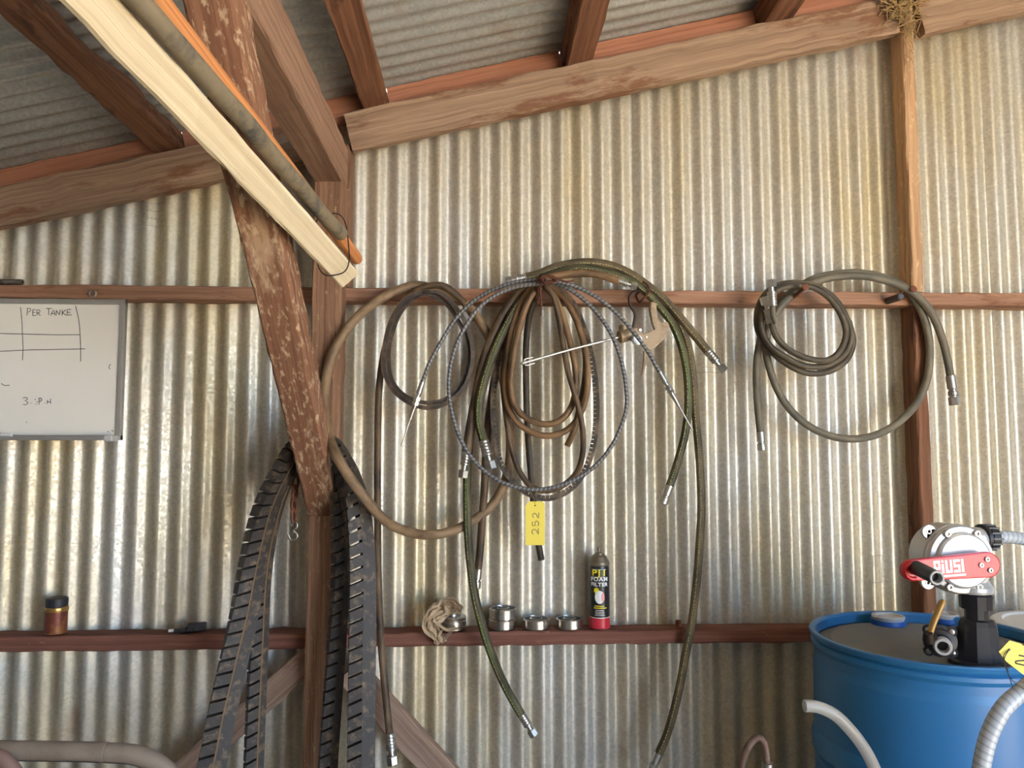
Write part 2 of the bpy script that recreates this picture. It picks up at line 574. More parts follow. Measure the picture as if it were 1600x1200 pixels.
def sweep(g, ps, section, closed=False, ref=Vector((0, -1, 0)), smooth=True, uscale=1.0, caps=True, transport=False, bore=None, twist=None, scale=None):
    """section: list of (n, b) offsets; n axis points to ref. bore: inner radius ratio for open pipe ends"""
    ts = tangents(ps, closed)
    k = len(section)
    vs, uvs, fs, wc = [], [], [], []
    s = 0.0
    ss = []
    nn = None
    for i, p in enumerate(ps):
        if i:
            s += (p - ps[i - 1]).length
        ss.append(s)
        if transport and nn is not None:
            n = nn - ts[i] * nn.dot(ts[i])
            n.normalize()
            b = ts[i].cross(n)
        else:
            n, b = frame(ts[i], ref)
        nn = n
        if twist:
            a = twist(i / (len(ps) - 1))
            n, b = n * math.cos(a) + b * math.sin(a), b * math.cos(a) - n * math.sin(a)
        q = scale(i / (len(ps) - 1)) if scale else 1.0
        for (sn, sb) in section:
            vs.append(p + n * (sn * q) + b * (sb * q))
            wc.append(Vector((s, sn * 1.0, sb * 1.0)))
    m = len(ps)
    tot = s + ((ps[0] - ps[-1]).length if closed else 0)
    for i in range(m if closed else m - 1):
        u0 = ss[i]
        u1 = ss[i + 1] if i + 1 < m else tot
        for j in range(k):
            a, b_ = i * k + j, i * k + (j + 1) % k
            c, d = ((i + 1) % m) * k + (j + 1) % k, ((i + 1) % m) * k + j
            fs.append((a, b_, c, d))
            v0, v1 = j / k, (j + 1) / k
            uvs.append(((u0, v0), (u0, v1), (u1, v1), (u1, v0)))
    g.add(vs, fs, uvs, wc, smooth)
    if not closed and caps:
        for end in (0, m - 1):
            ring = [vs[end * k + j] for j in range(k)]
            c = ps[end]
            d = ts[end] * (1 if end else -1)
            order = list(range(k)) if end else list(range(k - 1, -1, -1))
            if bore:
                inner = [c + (q - c) * bore for q in ring]
                deep = [q - d * 0.02 for q in inner]
                vv = ring + inner + deep + [c - d * 0.02]
                ff = []
                for j in range(k):
                    j2 = (j + 1) % k
                    ff.append((j, j2, k + j2, k + j))
                    ff.append((k + j, k + j2, 2 * k + j2, 2 * k + j))
                    ff.append((2 * k + j, 2 * k + j2, 3 * k))
                if not end:
                    ff = [tuple(reversed(q)) for q in ff]
                g.add(vv, ff, [[(0, 0)] * len(q) for q in ff], None, False)
            else:
                g.add(ring, [tuple(order)], [[(0, 0)] * k], None, False)
    return ss


def circle(r, k=12, flat=1.0):
    # starts at the back (away from ref) so that the UV seam is hidden; 0.5 faces ref
    return [(-r * math.cos(2 * math.pi * j / k), -r * math.sin(2 * math.pi * j / k) * flat) for j in range(k)]


def tube(g, pts, r, k=12, step=0.012, closed=False, ref=Vector((0, -1, 0)), bore=None, transport=False, smooth=True):
    ps = spline([Vector(p) for p in pts], step, closed)
    sweep(g, ps, circle(r, k), closed, ref, smooth, bore=bore, transport=transport)
    return ps


def lathe(g, p, d, prof, k=20, ref=Vector((0, -1, 0)), smooth=True, cap0=True, cap1=True, rot=0.0, mi=0):
    """prof: (t along d, radius)"""
    d = Vector(d).normalized()
    n, b = frame(d, ref)
    p = Vector(p)
    vs, fs = [], []
    for (t, r) in prof:
        for j in range(k):
            a = 2 * math.pi * j / k + rot
            vs.append(p + d * t + (n * math.cos(a) + b * math.sin(a)) * r)
    for i in range(len(prof) - 1):
        for j in range(k):
            j2 = (j + 1) % k
            fs.append((i * k + j, i * k + j2, (i + 1) * k + j2, (i + 1) * k + j))
    if cap0:
        fs.append(tuple(reversed(range(k))))
    if cap1:
        fs.append(tuple((len(prof) - 1) * k + j for j in range(k)))
    # hard edges: split where the profile turns sharply
    if smooth:
        vs2, fs2 = [], []
        for i in range(len(prof) - 1):
            base = len(vs2)
            vs2 += vs[i * k:(i + 2) * k]
            for j in range(k):
                j2 = (j + 1) % k
                fs2.append((base + j, base + j2, base + k + j2, base + k + j))
        g.add(vs2, fs2, None, None, True, mi)
        if cap0:
            g.add(vs[:k], [tuple(reversed(range(k)))], None, None, False, mi)
        if cap1:
            g.add(vs[-k:], [tuple(range(k))], None, None, False, mi)
    else:
        g.add(vs, fs, None, None, False, mi)
    return g


def box(g, c, size, rot=None, bev=0.0, mi=0):
    bm = bmesh.new()
    bmesh.ops.create_cube(bm, size=1)
    for v in bm.verts:
        v.co = Vector((v.co.x * size[0], v.co.y * size[1], v.co.z * size[2]))
    if bev:
        bmesh.ops.bevel(bm, geom=bm.edges[:], offset=bev, segments=2, profile=0.6, affect='EDGES')
    if rot is not None:
        bm.transform(rot.to_4x4())
    bm.verts.index_update()
    g.add([v.co + Vector(c) for v in bm.verts], [[v.index for v in f.verts] for f in bm.faces], None, None, False, mi)
    bm.free()
    return g


def prism(g, outline, ax, ay, az, origin, depth, bev=0.0, mi=0, smooth=False):
    """outline in (x, y) of the axes ax, ay; extruded along az by depth"""
    bm = bmesh.new()
    vs = [bm.verts.new((x, y, 0)) for x, y in outline]
    f = bm.faces.new(vs)
    bmesh.ops.recalc_face_normals(bm, faces=[f])
    r = bmesh.ops.extrude_face_region(bm, geom=[f])
    for v in [q for q in r['geom'] if isinstance(q, bmesh.types.BMVert)]:
        v.co.z += depth
    bmesh.ops.recalc_face_normals(bm, faces=bm.faces[:])
    if bev:
        bmesh.ops.bevel(bm, geom=bm.edges[:], offset=bev, segments=2, profile=0.6, affect='EDGES', clamp_overlap=True)
    bm.verts.index_update()
    o = Vector(origin)
    pts = [o + ax * v.co.x + ay * v.co.y + az * v.co.z for v in bm.verts]
    g.add(pts, [[v.index for v in fc.verts] for fc in bm.faces], None, None, smooth, mi)
    bm.free()
    return g


def board(name, p0, p1, w, h, up, mat, label=None, cat=None, parent=None, group=None, jit=0.0012, seg=0.05, kind='thing', bev=0.004, cut0=0.0, cut1=0.0, build=True, g=None, chip=None):
    """timber from p0 to p1 (axis of the section centre), w along side = up x d, h along up; worn edges"""
    p0, p1 = Vector(p0), Vector(p1)
    d = (p1 - p0)
    L = d.length
    d.normalize()
    upv = Vector(up)
    upv = (upv - d * upv.dot(d)).normalized()
    sd_ = upv.cross(d).normalized()
    n = max(2, int(L / seg))
    hw, hh = w / 2, h / 2
    sec = [(-hw + bev, -hh), (hw - bev, -hh), (hw, -hh + bev), (hw, hh - bev), (hw - bev, hh), (-hw + bev, hh), (-hw, hh - bev), (-hw, -hh + bev)]
    k = len(sec)
    off = Vector((rnd.uniform(0, 50), rnd.uniform(0, 5), rnd.uniform(0, 5)))
    g = g or G()
    vs, wc, fs = [], [], []
    for i in range(n + 1):
        s = L * i / n
        for (a, b) in sec:
            ja, jb = rnd.gauss(0, jit), rnd.gauss(0, jit)
            if chip:
                ja, jb = chip(i / n, a, b, ja, jb)
            ds = 0.0
            if i == 0:
                ds = cut0 * (b / hh)
            if i == n:
                ds = cut1 * (b / hh)
            vs.append(p0 + d * (s + ds) + sd_ * (a + ja) + upv * (b + jb))
            wc.append(off + Vector((s, a, b)))
    for i in range(n):
        for j in range(k):
            j2 = (j + 1) % k
            fs.append((i * k + j, i * k + j2, (i + 1) * k + j2, (i + 1) * k + j))
    fs.append(tuple(reversed(range(k))))
    fs.append(tuple(n * k + j for j in range(k)))
    g.add(vs, fs, None, wc, False)
    if not build:
        return g
    return g.build(name, mat, parent, label, cat, group, kind)


def text_geo(g, body, size, origin, ax, ay, az, extrude=0.0006, bold=0.0, align='CENTER', bend=None, sx=1.0, mi=0):
    cu = bpy.data.curves.new('lettering', 'FONT')
    cu.body = body
    cu.size = size
    cu.align_x = align
    cu.align_y = 'CENTER'
    cu.extrude = extrude
    cu.offset = bold
    cu.space_character = 1.12
    cu.resolution_u = 3
    ob = bpy.data.objects.new('lettering', cu)
    COL.objects.link(ob)
    dg = bpy.context.evaluated_depsgraph_get()
    dg.update()
    me = bpy.data.meshes.new_from_object(ob.evaluated_get(dg))
    bpy.data.objects.remove(ob)
    bpy.data.curves.remove(cu)
    o = Vector(origin) if origin is not None else None
    pts = []
    for v in me.vertices:
        x, y, z = v.co.x * sx, v.co.y, v.co.z
        pts.append(bend(x, y, z) if bend else o + ax * x + ay * y + az * z)
    g.add(pts, [list(p.vertices) for p in me.polygons], None, None, False, mi)
    bpy.data.meshes.remove(me)
    return g


def strokes(g, lines, r):
    """thin drawn lines; each a list of world points"""
    for ln in lines:
        ps = [Vector(p) for p in ln]
        if len(ps) > 2:
            ps = spline(ps, 0.008)
        sweep(g, ps, [(0.0004, 0), (0, r), (-0.0004, 0), (0, -r)], smooth=False)
    return g


X, Yv, Z = Vector((1, 0, 0)), Vector((0, 1, 0)), Vector((0, 0, 1))
FRONT = Vector((0, -1, 0))
WALLY = 2.5005
SLOPE = 0.241


def roofz(x):
    return EYE + 1.238 + SLOPE * x


# ------------------------------------------------------------------ the setting: walls, roof, floor
PITCHC = 0.0678
AMP = 0.0080
PHASE = P(588, 420, WALLY).x


def corr(s):
    return -AMP * math.cos(2 * math.pi * s / PITCHC)


def corrugated(name, mat, x0, x1, z0, ztop, place, seams=()):
    """sheet with vertical corrugations; place(x, off, z) -> world"""
    g = G()
    edges = [x0] + [s for s in seams if x0 < s < x1] + [x1]
    for q in range(len(edges) - 1):
        a, b = edges[q], edges[q + 1] + (0.5 * PITCHC if q < len(edges) - 2 else 0)
        n = int((b - a) / PITCHC * 14)
        vs, fs = [], []
        for i in range(n + 1):
            x = a + (b - a) * i / n
            o = corr(x - PHASE) - (0.0012 if q % 2 else 0)
            zt = ztop(x)
            for z in (z0, z0 + (zt - z0) * .33, z0 + (zt - z0) * .66, zt):
                vs.append(place(x, o, z))
        for i in range(n):
            for j in range(3):
                fs.append((i * 4 + j, (i + 1) * 4 + j, (i + 1) * 4 + j + 1, i * 4 + j + 1))
        g.add(vs, fs, None, None, True)
    return g.build(name, mat, kind='structure')


sx0 = P(113, 400, WALLY).x
corrugated('wall_back', M['wall'], -2.3, 3.3, 0.0, lambda x: roofz(x) + 0.004, lambda x, o, z: (x, WALLY + o, z),
           [sx0 + 0.61 * i for i in range(-2, 8)])
WB = bpy.data.objects['wall_back']
BACKY, OPX, OPZ = -3.0, 2.0, 2.75  # unseen walls below, their gap and header set to shape the daylight
corrugated('wall_left', M['lowbounce'], BACKY, 2.45, 0.0, lambda y: roofz(-2.3) - 0.02, lambda y, o, z: (-2.3 - o, y, z))
corrugated('wall_right', M['lowbounce'], -0.5, 2.45, 0.0, lambda y: roofz(3.3) - 0.02, lambda y, o, z: (3.3 + o, y, z))
corrugated('wall_right', M['lowbounce'], BACKY, -0.5, OPZ, lambda y: roofz(3.3) - 0.02, lambda y, o, z: (3.3 + o, y, z))
corrugated('wall_front', M['lowbounce'], -2.25, OPX, 0.0, lambda x: roofz(x) - 0.02, lambda x, o, z: (x, BACKY - o, z))
corrugated('wall_front', M['lowbounce'], OPX, 3.25, OPZ, lambda x: roofz(x) - 0.02, lambda x, o, z: (x, BACKY - o, z))

RX0, RX1, RY0, RY1 = -2.6, 3.5, -3.2, 2.55
g = G()
n = int((RY1 - RY0) / PITCHC * 12)
vs, fs = [], []
for i in range(n + 1):
    y = RY0 + (RY1 - RY0) * i / n
    for j in range(6):
        x = RX0 + (RX1 - RX0) * j / 5
        vs.append((x, y, roofz(x) + 0.010 + AMP * math.cos(2 * math.pi * y / PITCHC)))
for i in range(n):
    for j in range(5):
        fs.append((i * 6 + j, i * 6 + j + 1, (i + 1) * 6 + j + 1, (i + 1) * 6 + j))
g.add(vs, fs)
g.build('ceiling', M['roof'], kind='structure')

g = G()
box(g, (0.5, -0.3, -0.05), (5.7, 5.7, 0.1))
g.build('floor', M['concrete'], kind='structure')
g = G()
box(g, (10, -8, -0.16), (60, 60, 0.1))
g.build('ground', M['earth'], kind='structure')


# ------------------------------------------------------------------ timber frame
RAILF, RAILB = 2.41, 2.4885       # front and back of rails, studs and shelf
YM = (RAILF + RAILB) / 2
DEP = RAILB - RAILF


def hrail(name, xa, xb, ztop, h, mat, label, cat, yf=RAILF, yb=RAILB):
    z = ztop - h / 2
    return board(name, (xa, (yf + yb) / 2, z), (xb, (yf + yb) / 2, z), yb - yf, h, Z, mat, label, cat)


# post and what stands on it
pxl, pxr = P(487, 480, 2.32).x, P(533, 480, 2.32).x
PXC, PW = (pxl + pxr) / 2, pxr - pxl
ztie = P(510, 284, 2.32).z
board('timber_post', (PXC, 2.362, 0), (PXC, 2.362, ztie), PW, 0.088, FRONT, M['w_post'],
      'weathered upright timber post against the wall behind the slanted brace', 'post')
board('tie_beam', (PXC, 2.395, ztie + 0.0675), (PXC, -1.6, ztie + 0.0675), PW, 0.135, Z, M['w_tie'],
      'heavy brown overhead beam resting on the post and running toward the camera', 'beam')

zrail = P(1000, 455, RAILF).z
RH = 0.043
zr = lambda px, py: P(px, py, RAILF).z
xpl, xpr = pxl - 0.004, pxr + 0.004
SX0, SX1 = P(1425, 440, RAILF).x, P(1444, 440, RAILF).x
hrail('wall_rail', -2.26, -0.492, zr(250, 446), RH, M['w_rail'],
      'wooden wall rail above the whiteboard, left of the post', 'rail')
hrail('wall_rail', -0.490, 2.9, zr(900, 452), RH, M['w_rail'],
      'long wooden wall rail carrying the hanging hoses, right of the post', 'rail')
ZRT = zr(900, 452)
ZSH = P(900, 986, RAILF).z
SHH = 0.042
hrail('shelf_rail', -2.26, pxl - 0.002 - 0.0, ZSH, 0.046, M['w_shelf'],
      'low reddish rail used as shelf, left of the post under the rusty can', 'shelf')
hrail('shelf_rail', pxl + 0.003, 2.9, ZSH, SHH, M['w_shelf'],
      'low reddish rail used as shelf, carrying bearings and the spray can', 'shelf')

# studs
xs0, xs1 = P(520, 350, RAILF).x, P(546, 350, RAILF).x
board('wall_stud', ((xs0 + xs1) / 2, YM, ZRT + 0.001), ((xs0 + xs1) / 2, YM, P(546, 226, RAILF).z), xs1 - xs0, DEP, FRONT,
      M['w_post'], 'short brown stud between rail and rafter, beside the timber post', 'stud')
SXC = (SX0 + SX1) / 2
board('wall_stud', (SXC, YM, ZRT + 0.001), (SXC, YM, roofz(SXC) - 0.075), SX1 - SX0, DEP, FRONT, M['w_stud'],
      'upper orange stud above the rail, with the straw nest at its top', 'stud')
board('wall_stud', (SXC, YM, ZSH + 0.001), (SXC, YM, ZRT - RH - 0.001), SX1 - SX0, DEP, FRONT, M['w_purlin'],
      'dark lower stud below the rail, behind the big grey hose loop', 'stud')

# rafters along the wall
RFF, RFB = 2.395, 2.436


def rafter(a, b, hz, mat, label, name='roof_rafter'):
    p0, p1 = Vector(a), Vector(b)
    up = (Z - (p1 - p0).normalized() * (p1 - p0).normalized().dot(Z)).normalized()
    p0.y = p1.y = (RFF + RFB) / 2
    p0, p1 = p0 - up * hz / 2, p1 - up * hz / 2
    return board(name, p0, p1, RFB - RFF, hz, up, mat, label, 'rafter', jit=0.0018)


RT0 = P(600, 162, RFF)
RT1 = P(1240, 26, RFF)
sl = (RT1.z - RT0.z) / (RT1.x - RT0.x)
rz = lambda x: RT0.z + sl * (x - RT0.x)
RH_ = 0.125
xa, xb = xs1 - 0.022, P(1393, 45, RFF).x
rafter((xa, 0, rz(xa)), (xb, 0, rz(xb)), RH_, M['w_rafter'], 'long pale weathered rafter sloping up across the wall, with dark stain at its low end')
xa, xb = -2.26, PXC - PW / 2 - 0.004
rafter((xa, 0, P(300, 227, RFF).z + sl * (xa - P(300, 227, RFF).x)), (xb, 0, P(300, 227, RFF).z + sl * (xb - P(300, 227, RFF).x)), RH_,
       M['w_rafter'], 'pale weathered rafter left of the post, above the whiteboard')
xa, xb = SX1 + 0.0008, 2.9
zz = P(1500, 38, RFF)
rafter((xa, 0, zz.z + sl * (xa - zz.x) + RH_), (xb, 0, zz.z + sl * (xb - zz.x) + RH_), RH_, M['w_rafter'],
       'pale rafter at the top right corner, right of the straw nest')

# purlins (lying on the rafters, running toward the camera) and the red boards between them
PUR = [(230, 272, 234, 'dark purlin under the roof at left, with broken bark edge'),
       (557, 599, 166, 'dark brown purlin under the roof, just right of the overhead beam'),
       (876, 919, 98, 'dark brown purlin under the roof, above the middle of the long rafter'),
       (1185, 1232, 32, 'dark purlin at the top edge, third from the overhead beam')]
tilt = math.atan(SLOPE)
upr = Vector((-math.sin(tilt), 0, math.cos(tilt)))
pxs = []


def barky(t, a, b, ja, jb):
    if a > 0.02 and b > 0:
        ja += 0.010 * (math.sin(t * 37) + math.sin(t * 91 + 1) * 0.6) - 0.012
    return ja, jb


for i, (a, b, yy, lab) in enumerate(PUR):
    A, B = P(a, yy, 2.40), P(b, yy, 2.40)
    xm = (A.x + B.x) / 2
    w = (B.x - A.x)
    zb = rz(xm) if i else P(251, 234, 2.4).z
    top = roofz(xm) - 0.004
    h = max(0.038, (top - zb) * math.cos(tilt))
    c = Vector((xm, 0, top)) - upr * (h / 2)
    pxs.append((xm - w / 2, xm + w / 2))
    board('roof_purlin', (c.x, 2.487, c.z), (c.x, -2.95, c.z), w, h, upr, M['w_purlin'], lab, 'purlin', seg=0.03 if i == 0 else 0.08,
          chip=barky if i == 0 else None, jit=0.0015)
spans = [(-2.26, pxs[0][0] - 0.002, 'red board between rafter and roof at far left'),
         (pxs[0][1] + 0.002, pxs[1][0] - 0.002, 'red board between rafter and roof, behind the slanted brace and overhead beam'),
         (pxs[1][1] + 0.002, pxs[2][0] - 0.002, 'long red board between rafter and roof, right of the overhead beam'),
         (pxs[2][1] + 0.002, pxs[3][0] - 0.002, 'orange red board between rafter and roof, near the top centre'),
         (pxs[3][1] + 0.002, 2.9, 'short red board between rafter and roof, at the top right beside the nest')]
for xa, xb, lab in spans:
    za, zb = roofz(xa) - 0.006, roofz(xb) - 0.006
    h = 0.085
    p0 = Vector((xa, 2.463, za)) - upr * h / 2
    p1 = Vector((xb, 2.463, zb)) - upr * h / 2
    board('infill_board', p0, p1, 0.032, h, upr, M['w_red'], lab, 'board')

# slanted knee brace
bY = lambda z: 2.3175 - 1.08 * (z - EYE + 0.22)
BD = Vector((0, -1.08, 1)).normalized()
bn = Vector((0, 1, 1.08)).normalized()          # up-back normal of the brace
BT = 0.089
gz0, gz1 = EYE - 0.225, ztie - 0.001
g = G()
off = Vector((9.3, 1, 2))
bx0, bx1 = PXC - PW / 2, PXC + PW / 2
# front line ends at the post face below and the beam underside above
f0, f1 = Vector((0, 2.3175, EYE - 0.22)), Vector((0, bY(gz1), gz1))
k0 = f0 + bn * BT
k0 = k0 + BD * ((2.3175 - k0.y) / BD.y)
k1 = f1 + bn * BT
k1 = k1 + BD * ((gz1 - k1.z) / BD.z)
NS = 40
vs, wc, fs = [], [], []
be = 0.006
for i in range(NS + 1):
    t = i / NS
    fa = f0.lerp(f1, t)
    ka = k0.lerp(k1, t)
    dn = (ka - fa).normalized()
    sec = [(bx0 + be, 0, 0), (bx1 - be, 0, 0), (bx1, 0, be), (bx1, 1, -be), (bx1 - be, 1, 0), (bx0 + be, 1, 0), (bx0, 1, -be), (bx0, 0, be)]
    for (x, q, e_) in sec:
        base = ka if q else fa
        p = base + dn * e_
        j = rnd.gauss(0, 0.0016)
        vs.append(Vector((x + j, p.y, p.z)))
        wc.append(off + Vector(((f1 - f0).length * t, x, q * BT)))
for i in range(NS):
    for j in range(8):
        j2 = (j + 1) % 8
        fs.append((i * 8 + j, i * 8 + j2, (i + 1) * 8 + j2, (i + 1) * 8 + j))
fs.append(tuple(reversed(range(8))))
fs.append(tuple(NS * 8 + j for j in range(8)))
g.add(vs, fs, None, wc, False)
g.build('knee_brace', M['w_brace'], None, 'thick slanted timber brace with pale dust patches, leaning from the post up to the beam', 'brace', None, 'thing')

# lower diagonal braces on the wall
def flat_brace(pa, pb, w, lab):
    a, b = P(*pa, 2.39), P(*pb, 2.39)
    d = (b - a).normalized()
    a = a
    t = (0.0 - a.z) / d.z
    b = a + d * t
    up = Vector((-d.z, 0, d.x))
    if up.z < 0:
        up = -up
    board('wall_brace', a - up * (w / 2) + Yv * 0.02, b - up * (w / 2) + Yv * 0.02, 0.04, w, up, M['w_diag'], lab, 'brace')


flat_brace((474, 1011), (285, 1182), 0.075, 'short diagonal timber under the left shelf rail, between the two hanging belts')
flat_brace((560, 1034), (677, 1163), 0.085, 'diagonal timber running down to the right, from behind the right hanging belt')

# ------------------------------------------------------------------ loose timber tied to the brace
KP = 0.915
cA = P(142, 0, 1.07 * KP)
cB = P(541, 431, 2.05 * KP)
cd_ = (cB - cA).normalized()
cS = cA - cd_ * 0.35
view = ((cA + cB) / 2 - Vector((0, 0, EYE))).normalized()
board('loose_board', cS, cB, 0.063 * KP, 0.036, -view, M['w_cream'],
      'long cream painted board slung overhead across the slanted brace', 'board', jit=0.0009, seg=0.05, bev=0.005)
g = G()
m0, m1 = P(216, 0, 1.09 * KP), P(533, 366, 1.97 * KP)
md = (m1 - m0).normalized()
mp_ = [m0 - md * 0.35 + md * (((m1 - m0).length + 0.35) * i / 14) + Vector((rnd.gauss(0, .001), rnd.gauss(0, .001), rnd.gauss(0, .001))) for i in range(15)]
ps = spline(mp_, 0.02)
sweep(g, ps, circle(0.0165, 12), transport=True)
g.build('muddy_pipe', M['mud'], None, 'mud coated pipe lying along the cream board overhead', 'pipe', None)
g = G()
o0, o1 = P(247, 0, 1.215 * KP), P(554, 400, 2.16 * KP)
od = (o1 - o0).normalized()
ps = [o0 - od * 0.3 + od * (((o1 - o0).length + 0.3) * i / 40) for i in range(41)] + [o1 + od * 0.015, o1 + od * 0.025, o1 + od * 0.031]
sweep(g, ps, circle(0.0165, 12), transport=True, scale=lambda t: 1.0 if t < 0.94 else (0.95 if t < 0.965 else (0.75 if t < 0.985 else 0.4)))
for i in range(len(g.wc)):
    g.wc[i] = g.wc[i] + Vector((3, 1, 1))
g.build('round_pole', M['w_orange'], None, 'orange round wooden pole with blunt tip behind the muddy pipe', 'pole', None)
# binding wire round the three
g = G()
wb_ = cB - cd_ * 0.085
wp_ = o1 - od * 0.045
wa = wp_ - wb_
wa = wa - cd_ * wa.dot(cd_)
wc_ = wb_ + wa * 0.5
wr = wa.length / 2
wa.normalize()
wq = cd_.cross(wa).normalized()
pts = []
for i in range(24):
    a = 2 * math.pi * i / 24
    ca, sa = math.cos(a), math.sin(a)
    pts.append(wc_ + wa * ((wr + 0.034) * math.copysign(abs(ca) ** .6, ca)) + wq * (0.038 * math.copysign(abs(sa) ** .6, sa)) + cd_ * (0.008 * sa))
tube(g, pts, 0.0016, 6, 0.006, True, transport=True)
g.build('binding_wire', M['darkwire'], None, 'thin wire loop binding the cream board to the pipe and pole', 'wire', None)


# ------------------------------------------------------------------ fittings
def fitting(parent, p, d, kind, s=1.0):
    """hose end at p pointing along d"""
    d = Vector(d).normalized()
    if kind == 'crimp':       # ferrule + stem + hex nut
        g = G()
        r = 0.0145 * s
        prof = [(-0.004, r * .9), (0, r)]
        for i in range(4):
            prof += [(0.009 * s * i + 0.004 * s, r), (0.009 * s * i + 0.006 * s, r * 0.93), (0.009 * s * i + 0.009 * s, r)]
        prof += [(0.040 * s, r), (0.042 * s, r * .6), (0.056 * s, r * .6)]
        lathe(g, p, d, prof, 16)
        fe = g.build('ferrule', M['chrome'], parent, 'zinc plated hose end')
        g = G()
        lathe(g, Vector(p) + d * 0.056 * s, d, [(0, r * 1.05), (0.002, r * 1.12), (0.022 * s, r * 1.12), (0.024 * s, r * 1.02)], 6, smooth=False)
        g.build('hex_nut', M['chrome'], fe)
    elif kind == 'thin':      # cable end: sleeve, hex, taper and rod
        g = G()
        lathe(g, p, d, [(-0.003, 0.0075), (0.034, 0.0085), (0.036, 0.006), (0.044, 0.006)], 12)
        fe = g.build('end_sleeve', M['chrome'], parent, 'zinc plated cable end')
        g = G()
        lathe(g, Vector(p) + d * 0.044, d, [(0, 0.011), (0.012, 0.011)], 6, smooth=False)
        lathe(g, Vector(p) + d * 0.056, d, [(0, 0.008), (0.003, 0.008)], 10)
        lathe(g, Vector(p) + d * 0.059, d, [(0, 0.0105), (0.010, 0.0105)], 6, smooth=False)
        g.build('hex_nut', M['chrome'], fe)
        g = G()
        lathe(g, Vector(p) + d * 0.069, d, [(0, 0.008), (0.045, 0.0045), (0.046, 0.0025), (0.125, 0.0022), (0.126, 0.0012)], 10)
        g.build('push_rod', M['steel'], fe)
    elif kind == 'tip':       # plain pale ferrule
        g = G()
        r = 0.0135 * s
        lathe(g, p, d, [(-0.002, r), (0.028 * s, r), (0.03 * s, r * .8), (0.034 * s, r * .8), (0.036 * s, r * 1.05), (0.055 * s, r * 1.05), (0.058 * s, r * .7)], 14)
        g.build('ferrule', M['chrome'], parent, 'zinc plated hose end')
    elif kind == 'female':    # brass-ish swivel end
        g = G()
        r = 0.0150 * s
        lathe(g, p, d, [(-0.002, r), (0.040 * s, r), (0.042 * s, r * .8), (0.047 * s, r * .8), (0.049 * s, r * 1.0), (0.06 * s, r), (0.062 * s, r * .75), (0.066 * s, r * .75)], 14)
        fe = g.build('ferrule', M['steel'], parent, 'dull metal hose end')
        g = G()
        lathe(g, Vector(p) + d * 0.066 * s, d, [(0, r * 1.02), (0.002, r * 1.1), (0.024 * s, r * 1.1), (0.026 * s, r)], 6, smooth=False)
        g.build('hex_nut', M['steel'], fe)


def hose(name, pts, Y, wpx, mat, label, cat, ends=(None, None), bore=None, k=12, step=0.012, scales=(1, 1)):
    """pts: (x, y[, Y]) photo pixels on the depth planes the hose hangs in"""
    w = [P(p[0], p[1], p[2] if len(p) > 2 else Y) for p in pts]
    r = wpx / 2 * (sum(q.y for q in w) / len(w)) / F
    ps = spline(w, step)
    lo = min(q.z for q in ps)
    t = thing(name, (ps[0].x, ps[0].y, lo), label, cat)
    g = G()
    sweep(g, ps, circle(r, k), bore=bore)
    g.build('hose_body' if 'hose' in name else 'cable_sheath', mat, t)
    if ends[0]:
        fitting(t, ps[0], ps[0] - ps[2], ends[0], scales[0])
    if ends[1]:
        fitting(t, ps[-1], ps[-1] - ps[-3], ends[1], scales[1])
    return t, ps


# ------------------------------------------------------------------ hoses on the left part of the rail
hose('rubber_hose', [(716, 466, 2.392), (690, 455, 2.39), (652, 446, 2.385), (618, 455, 2.37), (580, 477, 2.34), (545, 510, 2.30), (520, 552, 2.292), (508, 600, 2.29), (507, 645, 2.25), (514, 682, 2.17),
                     (524, 708, 2.125), (546, 746, 2.115), (572, 780, 2.125), (600, 812, 2.18), (632, 829, 2.26), (670, 836, 2.34), (706, 830, 2.37), (738, 814, 2.395), (768, 790, 2.405), (788, 755, 2.41), (797, 715, 2.41),
                     (796, 660, 2.405), (788, 600, 2.40), (772, 545, 2.395), (745, 495, 2.392), (728, 474, 2.392)], 2.37, 15, M['h_tan'],
     'thick tan hose in one big loop, draped over the post and the rail', 'hose')
hose('grease_hose', [(742, 500, 2.40), (722, 470, 2.385), (690, 446, 2.36), (650, 455, 2.365), (622, 490, 2.37), (603, 540, 2.375), (593, 600, 2.38), (590, 700, 2.38), (590, 800, 2.37), (591, 900, 2.36), (594, 980, 2.355), (600, 1060, 2.345), (609, 1148, 2.335)],
     2.37, 11, M['h_brown'], 'slim brown hose hanging straight down beside the right belt, metal end at bottom', 'hose', (None, 'crimp'), scales=(1, 1.05))

# V belt coil
def vsweep(g, ps, wn, wb, ref=Vector((0, -1, 0)), closed=True):
    sec = [(-wn / 2, -wb / 2), (-wn * .36, wb / 2), (wn * .36, wb / 2), (wn / 2, -wb / 2)]
    sweep(g, ps, sec, closed, ref, smooth=False)


loop1 = [(632, 470), (612, 500), (601, 545), (602, 585), (617, 612), (645, 632), (675, 637), (702, 627), (725, 605), (737, 570), (738, 540), (729, 508), (710, 478), (690, 459), (664, 455)]
loop2 = [(650, 463), (628, 485), (613, 520), (607, 560), (613, 595), (633, 618), (664, 629), (695, 624), (718, 604), (731, 572), (730, 536), (716, 502), (700, 478), (680, 463)]
pts = [P(x, y, 2.335) for x, y in loop1[:-1]] + [P(672, 456, 2.335)] + [P(x, y, 2.352) for x, y in loop2] + [P(660, 458, 2.345)]
ps = spline(pts, 0.012, True)
g = G()
vsweep(g, ps, 0.011, 0.0115)
t = thing('drive_belt', (ps[0].x, ps[0].y, min(p.z for p in ps)), 'dark smooth belt coiled twice in a ring, hung on the rail beside the post', 'belt')
g.build('belt_body', M['vbelt'], t)
g = G()
ps2 = []
ts = tangents(ps, True)
for p, d in zip(ps, ts):
    n_, b_ = frame(d)
    ps2.append(p + b_ * 0.0062 + n_ * 0.0)
